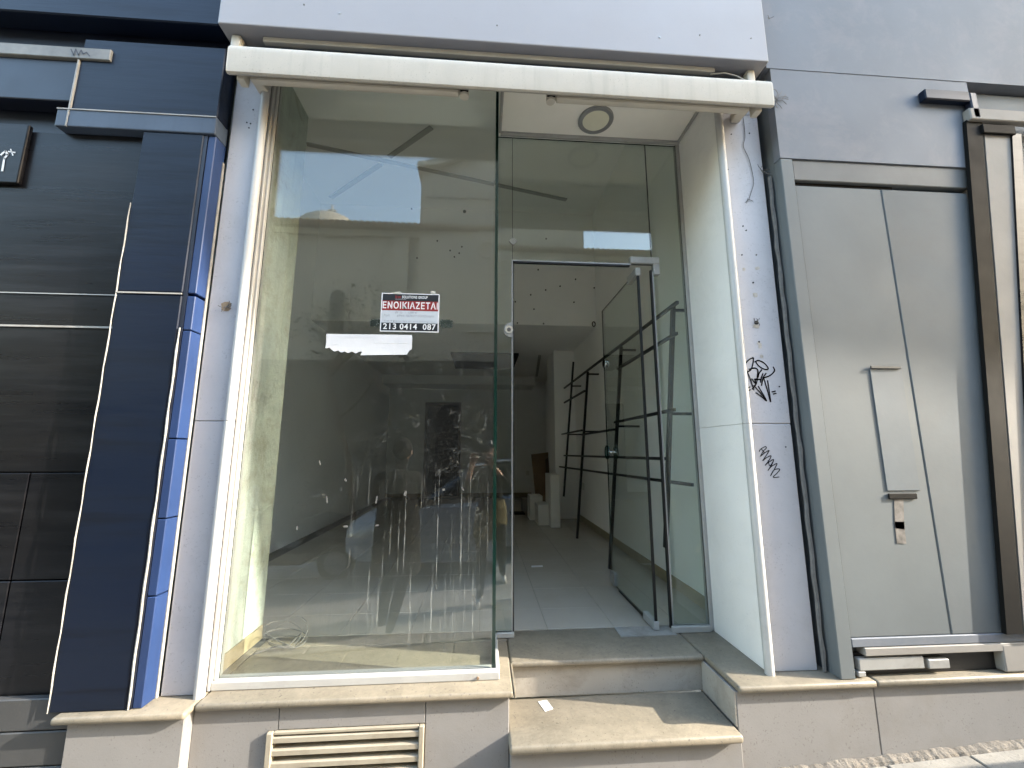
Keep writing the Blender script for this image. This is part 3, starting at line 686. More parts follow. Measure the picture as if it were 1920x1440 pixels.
# ------------------------------------------------------------------ wear, cables and marks on the pilasters
def onp(pts, Y): return [V(U(a, b, Y).x, Y, U(a, b, Y).z) for a, b in pts]
def strip(pts, w, Y, mt, name, parent):
    b2 = bmesh.new(); q = onp(pts, Y)
    for a, b in zip(q, q[1:]):
        d = b-a
        if d.length < 1e-5: continue
        d.normalize(); n = Vector((-d.z, 0, d.x))*w/2; e = d*w*.35
        b2.faces.new([b2.verts.new(v) for v in (a-e+n, b+e+n, b+e-n, a-e-n)])
    b2.normal_update()
    return obj(name, b2, mt, parent)
YG = 2.0585
def cr(L): return [(1360+x/5.143, 640+y/5.143) for x, y in L]
def smooth_pts(L, n=5):
    out = []
    for i in range(len(L)-1):
        p0 = L[max(i-1, 0)]; p1 = L[i]; p2 = L[i+1]; p3 = L[min(i+2, len(L)-1)]
        for k in range(n):
            t = k/n
            out.append(tuple(.5*((2*p1[j])+(-p0[j]+p2[j])*t+(2*p0[j]-5*p1[j]+4*p2[j]-p3[j])*t*t+(-p0[j]+3*p1[j]-3*p2[j]+p3[j])*t**3) for j in (0, 1)))
    out.append(L[-1]); return out
big = [[(142, 135), (180, 225), (235, 350), (275, 468)], [(268, 158), (225, 180), (175, 240), (160, 290), (175, 305), (240, 280), (265, 220), (272, 160)],
       [(230, 270), (280, 258), (312, 275), (310, 330), (300, 405), (260, 460)], [(285, 198), (320, 185), (375, 210), (412, 255), (400, 272), (360, 262), (320, 235), (295, 200)],
       [(462, 248), (475, 280), (455, 310), (420, 335), (370, 352)], [(350, 275), (325, 310), (318, 345)], [(362, 312), (345, 360), (340, 395)], [(392, 310), (365, 350), (350, 425)],
       [(255, 362), (290, 405), (290, 365), (340, 370)], [(280, 365), (330, 368)], [(275, 425), (340, 500), (397, 570)], [(296, 495), (345, 530), (397, 570), (318, 435)], [(370, 355), (405, 470), (437, 582), (408, 380)],
       [(203, 462), (236, 440)], [(220, 478), (242, 466)], [(450, 488), (482, 480)], [(464, 508), (490, 502)]]
small = [[(328, 1062), (340, 1040), (385, 1015), (395, 1030), (365, 1060), (340, 1108)], [(345, 1035), (375, 1070)], [(340, 1108), (380, 1075), (422, 1052), (400, 1090), (362, 1150)],
         [(362, 1150), (400, 1120), (440, 1105), (420, 1150), (384, 1195)], [(384, 1195), (420, 1165), (465, 1140), (450, 1185), (412, 1245)], [(412, 1150), (430, 1200), (460, 1160)], [(412, 1245), (440, 1210), (497, 1178), (480, 1220), (436, 1297)],
         [(436, 1297), (470, 1240), (525, 1232), (500, 1270), (462, 1310), (518, 1308)]]
pil = [o for o in shop.children if o.name.startswith('pilaster_board')]
upR, loR = pil[3], pil[2]
for L in big: strip(smooth_pts(cr(L)), .0068, YG, MARKER, 'graffiti_stroke', upR)
for L in small: strip(smooth_pts(cr(L)), .0042, YG, MARKER, 'graffiti_stroke', loR)
for L, w in (([(1393, 218), (1397, 255), (1394, 275), (1405, 300), (1413, 340), (1408, 362), (1404, 374)], .0035), ([(1404, 374), (1397, 380)], .003), ([(1404, 374), (1412, 377)], .003), ([(1402, 372), (1400, 381)], .003), ([(1392, 216), (1428, 215)], .003)):
    b2 = bmesh.new(); tube(b2, onp(smooth_pts(L), 2.055), w/2, 5); obj('old_cable', b2, WIREM, upR)
def wires(cx, cy, n, ln, Y, parent, r=.0012):
    c = U(cx, cy, Y)
    for k in range(n):
        a = random.uniform(0, 6.28); q = [V(c.x, Y, c.z)]
        for j in range(1, 5):
            a += random.uniform(-.9, .9); q.append(q[-1]+Vector((math.cos(a)*ln/4, random.uniform(-.006, .001), math.sin(a)*ln/4)))
        b2 = bmesh.new(); tube(b2, q, r, 5); obj('wire_end', b2, WIREM, parent)
wires(1428, 321, 8, .05, 2.05, upR); wires(1418, 605, 5, .03, 2.052, upR, .0016)
for (px, py, r) in ((1418, 605, .012), (1423, 641, .005), (1412, 530, .005), (1461, 725, .004), (1411, 838, .0035), (1473, 838, .0035), (1371, 252, .004), (1405, 250, .004), (1365, 318, .003), (1393, 424, .004), (1399, 432, .004), (1391, 478, .004), (1418, 478, .004)):
    p = U(px, py, 2.06); b2 = bmesh.new(); disc(b2, V(p.x, 2.0575, p.z), r, .004, 10); obj('drill_hole', b2, BLACK, upR if py < 790 else loR)
STAIN = mat('old_filler', (.50, .45, .38), .9, .25, 40, bump=.4, dirt=.5)
for (px, py, w_, h_) in ((1418, 612, .04, .025), (1395, 505, .02, .02), (1420, 503, .03, .02), (1416, 553, .03, .03), (1425, 650, .02, .02), (1428, 668, .02, .02), (1424, 645, .03, .015)):
    obj('filler_patch', shard(px, py, w_, h_, random.uniform(-.4, .4), STAIN, 2.0594), STAIN, upR)
upL, loL = pil[1], pil[0]
obj('cable_hole', shard(424, 575, .05, .055, .1, STAIN, 2.0594), mat('brown_filler', (.33, .24, .15), .9, .3, 40), upL); wires(424, 575, 6, .035, 2.052, upL, .0018)
for (px, py) in ((475, 206), (463, 230), (467, 240), (470, 232)):
    p = U(px, py, 2.06); b2 = bmesh.new(); disc(b2, V(p.x, 2.0575, p.z), .004, .004, 10); obj('drill_hole', b2, BLACK, upL)

# paper scrap on the step
b2 = bmesh.new(); q = [UZ(1009, 1316, -1.224), UZ(1025, 1313, -1.224), UZ(1037, 1329, -1.224), UZ(1022, 1334, -1.224)]
prism(b2, [(p.x, p.y) for p in q], 'z', -1.2245, -1.2225)
tag(obj('paper_scrap', b2, PAPER), 'small white paper slip lying on the sunlit step', 'paper')

# ------------------------------------------------------------------ left neighbour, navy clad
lb = thing('navy_building', 'navy blue clad shop front with dark glass left of the white shop', 'building', (-2.2, 2.1, -1.5))
def lp(name, bm_, mt, parent=lb, **k): return obj(name, bm_, mt, parent, **k)
lp('wall_core', BX(-5, -1.405, 2.06, 2.4, -1.8, 9), NAVYD)
for z0, z1 in ((F+.001, .733), (.747, 1.598)):
    lp('cladding_panel', BX(-1.735, -1.443, 1.97, 2.059, z0, z1, .004, 1), NAVY)
lp('cladding_panel', BX(-2.09, -1.388, 1.968, 2.059, 1.702, 2.118, .004, 1), NAVY)
lp('cladding_panel', BX(-2.9, -2.094, 1.972, 2.059, 1.75, 1.985, .004, 1), NAVYD)
lp('cladding_panel', BX(-5, -1.405, 1.955, 2.059, 2.245, 9, .006, 1), NAVY)
lp('belt_course', BX(-2.15, -1.386, 1.963, 2.059, 1.600, 1.700, .005, 2), mat('belt_blue', (.05, .068, .10), .5, .25, 3, streak=True))
lp('belt_edge', BX(-2.15, -1.388, 1.959, 1.9625, 1.693, 1.699), EDGE)
# side return, sunlight put into its lighter blue, with worn edges and small horizontal joints
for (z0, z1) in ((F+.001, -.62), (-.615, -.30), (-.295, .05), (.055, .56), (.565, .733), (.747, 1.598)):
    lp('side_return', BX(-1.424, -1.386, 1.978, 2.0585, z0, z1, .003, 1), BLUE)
b2 = bmesh.new(); tube(b2, [V(-1.4335+.0012*math.sin(k*1.3), 1.970, F+.002+k*(1.62/30)) for k in range(31)], [.0032+.0022*abs(math.sin(k*.9+k*k)) for k in range(31)], 6); lp('worn_corner', b2, EDGE)
lp('edge_bead', BX(-1.3855, -1.3812, 2.045, 2.0595, F+.001, 1.5), EDGE)
lp('corner_filler', BX(-1.442, -1.425, 1.975, 2.0, F+.001, 1.598), NAVYD)
b2 = bmesh.new(); tube(b2, [V(-1.738, 1.968+.002*math.sin(k*1.9), F+.002+k*(2.25/30)) for k in range(31)], [.0018+.0014*abs(math.sin(k*2.3)) for k in range(31)], 5); lp('worn_edge_bead', b2, EDGE)
lp('horizontal_trim', BX(-1.734, -1.443, 1.966, 1.9695, .7365, .7435), EDGE)
lp('horizontal_trim', BX(-3.2, -1.741, 2.006, 2.0125, .573, .582), EDGE)
lp('horizontal_trim', BX(-3.2, -1.741, 2.008, 2.0125, .737, .742), ALUG)
for (z0, z1) in ((-1.0, -.555), (-.550, -.10), (-.095, .572), (.583, .736), (.743, 1.599)):
    for (x0, x1) in ((-2.45, -2.015), (-2.01, -1.741)) if z1 < .0 else ((-3.0, -1.741),):
        lp('glass_panel', BX(x0, x1, 2.013, 2.055, z0, z1, .003, 1), DKGL)
p0, p1 = U(0, 82, 1.972), U(212, 108, 1.972)
sgb = lp('sign_strip', BX(-2.62, p1.x, 1.955, 2.0595, 1.987, 2.052, .003, 1), mat('grey_sign', (.17, .165, .15), .5, .35, 6, dirt=.4))
lp('edge_bead', BX(-2.098, -2.091, 1.960, 1.9705, 1.60, 1.985), EDGE)
strip([(133, 92), (138, 103), (142, 92), (147, 103), (152, 94), (156, 101), (162, 98), (168, 105)], .006, 1.953, PEN, 'scrawl', sgb)
ws = lp('hanging_sign', BX(-2.72, U(52, 270, 2.0).x, 1.990, 2.0125, U(0, 335, 1.96).z, U(0, 222, 1.96).z, .006, 2), DKGL)
strip([(2, 290), (10, 283), (14, 290), (8, 297), (4, 320)], .010, 1.988, INKW, 'white_stroke', ws); strip([(16, 284), (28, 286)], .007, 1.988, INKW, 'white_stroke', ws); strip([(20, 280), (24, 291)], .006, 1.988, INKW, 'white_stroke', ws)
for (z0, z1) in ((-1.118, -1.001), (-1.245, -1.122), (-1.8, -1.249)):
    lp('base_slab', BX(-4, -1.66, 1.985, 2.055, z0, z1, .004, 1), mat('dark_base_stone', (.05, .05, .05), .55, .15, 5, bump=.2, specks=.3))

# ------------------------------------------------------------------ right neighbour, grey
rb = thing('grey_building', 'grey rendered neighbour wall with pale metal doors right of the white shop', 'building', (2.4, 2.1, -1.4))
def rp(name, bm_, mt, parent=rb, **k): return obj(name, bm_, mt, parent, **k)
rp('wall_core', BX(1.672, 6, 2.02, 2.5, -1.8, 2.2), GREYW)
rp('upper_band', BX(1.645, 6, 1.965, 2.5, 2.225, 9), BLUEG)
rp('wall_band', BX(1.668, 2.93, 1.968, 2.019, 1.64, 2.2245), BLUEG)
rp('edge_strip', BX(1.668, 1.742, 1.970, 2.019, F+.001, 1.639, .004, 1), GREYL)
b2 = bmesh.new(); tube(b2, [V(1.652+.003*math.sin(k*2.2), 2.045, F+.002+k*2.62/30) for k in range(31)], [.008+.004*abs(math.sin(k*1.7)) for k in range(31)], 6); rp('sealant_joint', b2, mat('grey_sealant', (.15, .145, .14), .8, .3, 20, bump=.5))
rp('lintel', BX(1.744, 2.83, 1.9775, 2.019, 1.512, 1.639, .004, 1), mat('lintel_grey', (.118, .122, .12), .65, .2, 3))
rp('shadow_gap', BX(1.744, 2.36, 2.000, 2.019, 1.480, 1.5115), DKSTR)
d1 = rp('door_panel', BX(1.744, 2.262, 1.979, 2.019, F+.175, 1.479, .004, 1), GREYL)
d2 = rp('door_panel', BX(2.266, 2.80, 1.977, 2.019, F+.175, 1.4785, .004, 1), GREYW)
a, b = U(1652, 690, 1.977), U(1703, 920, 1.977)
hd = rp('recess_plate', BX(2.035, 2.215, 1.9745, 1.9785, b.z, a.z, .002, 1), mat('blue_plate', (.095, .112, .125), .6, .15, 3), d1)
rp('handle', BX(2.035, 2.205, 1.966, 1.974, a.z-.005, a.z+.010, .002, 1), mat('handle_grey', (.05, .05, .048), .6), d1)
rp('letter_slot', BX(2.035, 2.19, 1.970, 1.978, b.z-.04, b.z-.012, .003, 1), DKSTR, d1)
strip([(1685, 935), (1687, 985), (1690, 1012)], .05, 1.9765, mat('rust_run', (.16, .145, .13), .8, .5, 25, streak=True), 'stain_run', d1)
rp('door_seam', BX(2.2622, 2.2658, 1.982, 2.018, F+.175, 1.478), mat('seam_grey', (.10, .11, .115), .7))
rp('kick_plate', BX(1.744, 2.80, 1.972, 2.018, F+.135, F+.174, .003, 1), BLUEG)
rp('kick_plate', BX(1.80, 2.80, 1.966, 2.018, F+.098, F+.133, .003, 1), BEIGE)
rp('sill_gap', BX(1.75, 2.55, 2.005, 2.0185, F+.004, F+.097), BLACK)
for (x0, x1, z0, z1) in ((1.77, 2.10, .032, .085), (2.12, 2.23, .028, .07), (1.76, 1.80, .006, .03)):
    rp('packing_block', BX(x0, x1, 1.975, 2.004, F+z0, F+z1, .004, 1), mat('pale_block', (.27, .265, .25), .6, .1, 9, dirt=.4))
rp('stone_block', BX(2.50, 2.95, 1.965, 2.018, F+.004, F+.13, .008, 2), BEIGE)
a = U(1725, 172, 1.95); b = U(1812, 196, 1.95)
bk = rp('bracket_box', BX(a.x, b.x, 1.925, 1.967, b.z, a.z, .006, 1), NAVY)
rp('bracket_arm', BX(b.x, b.x+.045, 1.925, 1.967, b.z-.11, a.z-.005, .006, 1), NAVYD)
# leaning dark bar and the pale pier beside it
def leanbar(name, t, bt, w0, w1, y0, y1, mt):
    A = U(*t, y0); B = U(*bt, y0); b2 = bmesh.new()
    q = [(A.x, A.z), (A.x+w0, A.z), (B.x+w1, B.z), (B.x, B.z)]
    prism(b2, q, 'y', y0, y1); return rp(name, b2, mt)
leanbar('dark_bar', (1812, 225), (1888, 1190), .10, .085, 1.945, 1.966, DKSTR)
leanbar('pier_panel', (1846, 250), (1922, 1190), .17, .13, 1.950, 1.9755, BEIGE)
leanbar('dark_bar', (1898, 250), (1945, 1190), .06, .06, 1.940, 1.9535, DKGL)
rp('pier_cap', BX(U(1812, 205, 1.94).x, 3.6, 1.925, 1.967, U(1815, 226, 1.94).z, U(1815, 205, 1.94).z, .005, 1), BEIGE)
rp('pier_cap', BX(U(1840, 242, 1.94).x, U(1900, 242, 1.94).x, 1.93, 1.949, U(1840, 250, 1.94).z, U(1840, 234, 1.94).z, .003, 1), DKSTR)
wires(1455, 186, 14, .07, 1.962, rb, .0016); wires(1437, 195, 6, .05, 1.962, rb, .0016); wires(1442, 36, 3, .02, 1.96, rb)
for (x0, x1) in ((1.830, 2.70), (2.703, 3.6)):
    rp('plinth_slab', BX(x0, x1, 1.979, 2.30, -1.75, F-TH-.0005, .003, 1), STONE)
    rp('marble_slab', BX(x0, x1, 1.953, 2.30, F-TH, F, .011, 3), MARB, smooth='auto')

# unseen folding board added right of the view to cast shade on the plinth
ab = thing('pavement_board', 'folding dark pavement board standing by the wall, right of the frame', 'board', (4.0, 1.55, gz(4.0)))
for nm, y0, y1 in (('front_panel', 1.30, 1.452), ('rear_panel', 1.61, 1.458)):
    b2 = bmesh.new(); q = [(3.64, y0, gz(3.64)), (4.30, y0, gz(4.30)), (4.30, y1, -.40), (3.64, y1, -.40)]
    A = [b2.verts.new(V(*p)) for p in q]; B = [b2.verts.new(V(p[0], p[1]+.02*(1 if y0 > y1 else -1), p[2])) for p in q]
    b2.faces.new(A); b2.faces.new(B[::-1])
    for i in range(4): b2.faces.new((A[i], B[i], B[(i+1) % 4], A[(i+1) % 4]))
    obj(nm, b2, DKSTR, ab)
# unseen slab and wall added up the street to shade the upper shop front
nb = thing('balcony_building', 'pale building up the street with a deep projecting balcony, right of the frame', 'building', (9, 2.3, -1.2))
obj('wall', BX(6.01, 20, 2.02, 3, -1.8, 12), BEIGE, nb)
def ye(x): return -.415-.054*(x-9.98)
b2 = bmesh.new(); prism(b2, [(4.4, 1.96), (4.4, ye(4.4)), (20, ye(20)), (20, 2.015)], 'z', 6.56, 6.8); obj('balcony_slab', b2, W_PAINT, nb)
b2 = bmesh.new(); prism(b2, [(4.4, ye(4.4)+.08), (4.4, ye(4.4)), (20, ye(20)), (20, ye(20)+.08)], 'z', 6.801, 7.8); obj('balcony_parapet', b2, W_PAINT, nb)

# ------------------------------------------------------------------ church across the street (seen mirrored in the glass)
ch = thing('church', 'beige church with tiled eaves, gabled centre and dome mirrored in the window', 'church', (0, -4.2, -1.5))
YC = -3.94
def cp(name, bm_, mt, parent=ch, **k): return obj(name, bm_, mt, parent, **k)
cp('wall', BX(-14, 14, YC-7, YC, -2.3, 4.42), CHUR)
cp('socle', BX(-14, -1.365, YC+.001, YC+.09, -2.3, 1.75), mat('dark_socle_stone', (.11, .10, .085), .8, .25, 2, bump=.3, dirt=.4))  # dark wall band added to deepen the lower part of the window reflection
cp('socle', BX(2.335, 14, YC+.001, YC+.09, -2.3, 1.75), MATS['dark_socle_stone'])
cp('socle', BX(-1.362, 2.332, YC+.161, YC+.20, -2.3, 1.75), MATS['dark_socle_stone'])
cp('cornice', BX(-14, 14, YC-.05, YC+.10, 4.42, 4.55), CHURL)
b2 = bmesh.new(); prism(b2, [(YC+.22, 4.55), (YC+.22, 4.60), (YC-3.5, 5.9), (YC-7.2, 4.60), (YC-7.2, 4.55)], 'x', -14, 14); rf = cp('roof', b2, ROOFT)
b2 = bmesh.new()
for k in range(150):
    x = -9+k*.12; tube(b2, [V(x, YC+.27, 4.60), V(x, YC-.6, 4.92)], .055, 8)
struct(cp('eave_tiles', b2, ROOFT, rf), True)
gb = cp('gable_wall', prism(bmesh.new(), [(-1.36, -2.3), (2.33, -2.3), (2.33, 5.85), (1.9, 6.0), (.50, 6.62), (-.95, 6.0), (-1.36, 5.92)], 'y', YC-.5, YC+.16), CHUR)
cp('gable_cornice', prism(bmesh.new(), [(-1.44, 5.90), (-1.0, 6.0), (.50, 6.62), (1.95, 6.0), (2.42, 5.86), (2.42, 5.97), (1.98, 6.13), (.50, 6.78), (-1.03, 6.13), (-1.44, 6.03)], 'y', YC-.55, YC+.30), CHURL)
for k in range(15):
    x = -1.2+k*.24; zt = 5.52
    b2 = bmesh.new(); prism(b2, [(x-.07, zt-.22), (x+.07, zt-.22), (x+.07, zt)]+[(x+.07*math.cos(a*math.pi/6), zt+.07*math.sin(a*math.pi/6)) for a in range(1, 6)]+[(x-.07, zt)], 'y', YC+.161, YC+.20); cp('frieze_arch', b2, CHURL, gb)
def arch(cx, zb_, zs, r, y0, y1, mt, name, parent, n=12):
    b2 = bmesh.new(); prism(b2, [(cx-r, zb_), (cx+r, zb_)]+[(cx+r*math.cos(k*math.pi/n), zs+r*math.sin(k*math.pi/n)) for k in range(n+1)], 'y', y0, y1); return cp(name, b2, mt, parent)
aw_ = arch(.25, 2.35, 4.05, .62, YC+.161, YC+.22, CHURL, 'arch_window', gb)
arch(.25, 2.42, 4.02, .50, YC+.2205, YC+.23, CHUR, 'arch_field', aw_)
for cx, cz, r in ((.04, 4.12, .17), (.46, 4.12, .17), (.25, 3.82, .14)):
    b2 = bmesh.new(); tube(b2, [V(cx+r*math.cos(k*math.pi/10), YC+.235, cz+r*math.sin(k*math.pi/10)) for k in range(21)], .03, 6); cp('tracery_ring', b2, CHURL, aw_)
for i in range(3):
    for k in range(6):
        b2 = bmesh.new(); disc(b2, V(.02+i*.23, YC+.231, 2.6+k*.17), .055, .01, 12); cp('window_roundel', b2, CHURL, aw_)
for cx in (-2.96, -5.4, 4.4): arch(cx, 2.3, 3.1, .22, YC+.001, YC+.05, CHURL, 'small_window', ch); arch(cx, 2.36, 3.08, .15, YC+.0505, YC+.06, DARKW, 'window_glass', ch)
for x in (-1.75, -4.2, -6.8, 3.2): cp('wall_strip', BX(x-.16, x+.16, YC, YC+.07, -2.3, 4.42), CHURL)
arch(-.35, -1.8, .6, .55, YC+.2005, YC+.23, DARKW, 'church_door', gb)
b2 = bmesh.new(); tube(b2, [V(-5.5, -9.7, z) for z in (4.5, 6.9)], [1.25, 1.25], 24); dm = cp('drum', b2, CHUR)
b2 = bmesh.new(); tube(b2, [V(-5.5, -9.7, 6.9+1.38*math.sin(k*math.pi/16)) for k in range(8)], [1.4*math.cos(k*math.pi/16.2) for k in range(8)], 24); cp('dome', b2, CHUR, dm, smooth=True)
b2 = bmesh.new(); bx(b2, -5.53, -5.47, -9.73, -9.67, 8.25, 8.75); bx(b2, -5.66, -5.34, -9.731, -9.669, 8.5, 8.56); cp('cross', b2, INKW, dm)

# ------------------------------------------------------------------ street tree
tr = thing('street_tree', 'thin street tree with pruned branches across the street, mirrored in the window', 'tree', (-2.15, -3.2, gz(-2.15)))
def branch(bm, p, d, L, r, lev, tips):
    q = [p]; rs = [r]
    for k in range(4):
        d = (d+Vector((random.uniform(-.2, .2), random.uniform(-.2, .2), random.uniform(-.05, .15)))).normalized()
        q.append(q[-1]+d*L/4); rs.append(r*(1-.5*(k+1)/4))
    tube(bm, q, rs, 6 if lev else 9)
    tips.append(q[-1])
    if lev < 3:
        for k in range(4 if lev else 5):
            a = random.uniform(0, 6.28); nd = (d*.45+Vector((math.cos(a), math.sin(a), random.uniform(-.1, .6)))).normalized()
            branch(bm, q[random.randint(2, 4)], nd, L*random.uniform(.42, .58), r*.42, lev+1, tips)
bm = bmesh.new(); tips = []; branch(bm, V(-2.15, -3.2, gz(-2.15)-.02), Vector((.02, .02, 1)), 2.9, .07, 0, tips); obj('trunk', bm, BARK, tr, smooth=True)
bm = bmesh.new()
for t in tips:
    for k in range(4):
        c = t+Vector([random.gauss(0, .13) for _ in range(3)]); u = Vector([random.gauss(0, 1) for _ in range(3)]).normalized(); v = u.orthogonal().normalized(); s = random.uniform(.03, .06)
        bm.faces.new([bm.verts.new(c+w_) for w_ in (u*s, v*s*.45, -u*s, -v*s*.45)])
obj('crown', bm, LEAF, tr)

# ------------------------------------------------------------------ parked car and scooter across the street
def wheel(name, c, r, w, parent):
    b2 = bmesh.new(); disc(b2, (c[0], c[1]-w/2, c[2]), r, w, 22); wh = obj(name, b2, TYRE, parent, smooth='auto')
    b2 = bmesh.new(); disc(b2, (c[0], c[1]-w/2-.006, c[2]), r*.62, w+.012, 18); obj('rim', b2, ALUG, wh, smooth='auto')
cx0, cyc = .15, -2.05; zg = gz(cx0)-.13
car = thing('parked_car', 'small grey hatchback parked across the street, mirrored in the window', 'car', (cx0, cyc, zg))
def loft(secs, nm, mt, parent):
    b2 = bmesh.new(); R = [[b2.verts.new(V(x, cyc+y, zg+z)) for y, z in s] for x, s in secs]
    for a, b in zip(R, R[1:]):
        for i in range(len(a)): b2.faces.new((a[i], a[(i+1) % len(a)], b[(i+1) % len(a)], b[i]))
    b2.faces.new(R[0]); b2.faces.new(R[-1][::-1]); return obj(nm, b2, mt, parent, smooth='auto')
def sec(hw, z0, z1, r=.08): return [(-hw, z0), (hw, z0), (hw+.02, (z0+z1)/2), (hw-r*.4, z1-r*.5), (hw-r*1.6, z1), (-hw+r*1.6, z1), (-hw+r*.4, z1-r*.5), (-hw-.02, (z0+z1)/2)]
loft([(cx0-1.9, sec(.62, .30, .62)), (cx0-1.7, sec(.76, .22, .76)), (cx0-.9, sec(.80, .20, .90)), (cx0+.9, sec(.80, .20, .93)), (cx0+1.6, sec(.78, .22, .92)), (cx0+1.85, sec(.68, .30, .80))], 'body', CARP, car)
loft([(cx0-1.0, sec(.74, .89, .92)), (cx0-.35, sec(.66, .90, 1.36)), (cx0+.2, sec(.64, .91, 1.42)), (cx0+1.1, sec(.64, .91, 1.39)), (cx0+1.62, sec(.70, .90, .96))], 'cabin_glass', CARG, car)
loft([(cx0-.36, sec(.60, 1.365, 1.38, .05)), (cx0+.2, sec(.60, 1.42, 1.45, .05)), (cx0+1.12, sec(.60, 1.39, 1.42, .05))], 'roof', CARP, car)
for dx in (-1.2, 1.2):
    for s in (-1, 1): wheel('wheel', V(cx0+dx, cyc+s*.72, zg+.29), .29, .18, car)
for s in (-1, 1):
    b2 = bmesh.new(); disc(b2, V(cx0-1.86, cyc+s*.5, zg+.58), .09, .1, 14, 'x'); obj('headlight', b2, LENS, car)
sx, sy = -2.55, -1.75; zs_ = gz(sx)-.13
scoo = thing('parked_scooter', 'dark scooter with pale windscreen parked across the street, mirrored in the window', 'scooter', (sx, sy, zs_))
wheel('wheel', V(sx-.6, sy, zs_+.24), .24, .10, scoo); wheel('wheel', V(sx+.6, sy, zs_+.24), .24, .12, scoo)
b2 = bmesh.new(); tube(b2, [V(sx+.75, sy, zs_+.55), V(sx+.4, sy, zs_+.55), V(sx+.1, sy, zs_+.33), V(sx-.25, sy, zs_+.30), V(sx-.42, sy, zs_+.62), V(sx-.45, sy, zs_+.85)], [.10, .17, .13, .12, .14, .10], 12); obj('body', b2, CLO_T, scoo, smooth=True)
b2 = bmesh.new(); tube(b2, [V(sx+.72, sy, zs_+.74), V(sx+.45, sy, zs_+.76), V(sx+.12, sy, zs_+.72)], [.09, .14, .09], 12); obj('seat', b2, TYRE, scoo, smooth=True)
b2 = bmesh.new(); tube(b2, [V(sx-.40, sy-.32, zs_+.98), V(sx-.46, sy, zs_+.93), V(sx-.40, sy+.32, zs_+.98)], .018, 8); obj('handlebar', b2, BLKMET, scoo)
b2 = bmesh.new(); tube(b2, [V(sx-.6, sy, zs_+.24), V(sx-.47, sy, zs_+.85)], .035, 8); obj('fork', b2, BLKMET, scoo)
b2 = bmesh.new(); prism(b2, [(sy-.22, zs_+.85), (sy+.22, zs_+.85), (sy+.17, zs_+1.2), (sy, zs_+1.27), (sy-.17, zs_+1.2)], 'x', sx-.56, sx-.545); obj('windscreen', b2, CARP, scoo)

# ------------------------------------------------------------------ people reflected in the glass
def skin(name, verts, edges, mt_fn, mats, parent, sub=2, root=0):
    me = bpy.data.meshes.new('tmp'); me.from_pydata([v[0] for v in verts], edges, []); o = bpy.data.objects.new('tmp', me); C.objects.link(o)
    md = o.modifiers.new('s', 'SKIN'); md.use_smooth_shade = True
    sv = me.skin_vertices[0].data
    for i, v in enumerate(verts):
        r = v[1]; sv[i].radius = r if isinstance(r, tuple) else (r, r); sv[i].use_root = (i == root)
    s2 = o.modifiers.new('u', 'SUBSURF'); s2.levels = sub; s2.render_levels = sub
    bpy.context.view_layer.update(); dg = bpy.context.evaluated_depsgraph_get()
    out = bpy.data.meshes.new_from_object(o.evaluated_get(dg)); bpy.data.objects.remove(o); out.name = name
    off = parent.matrix_world.translation
    for x in mats: out.materials.append(x)
    for p in out.polygons: p.use_smooth = True; p.material_index = mt_fn(p.center)
    for v in out.vertices: v.co = v.co-off
    r = bpy.data.objects.new(name, out); C.objects.link(r); r.parent = parent; r.matrix_world = Matrix.Translation(off); return r
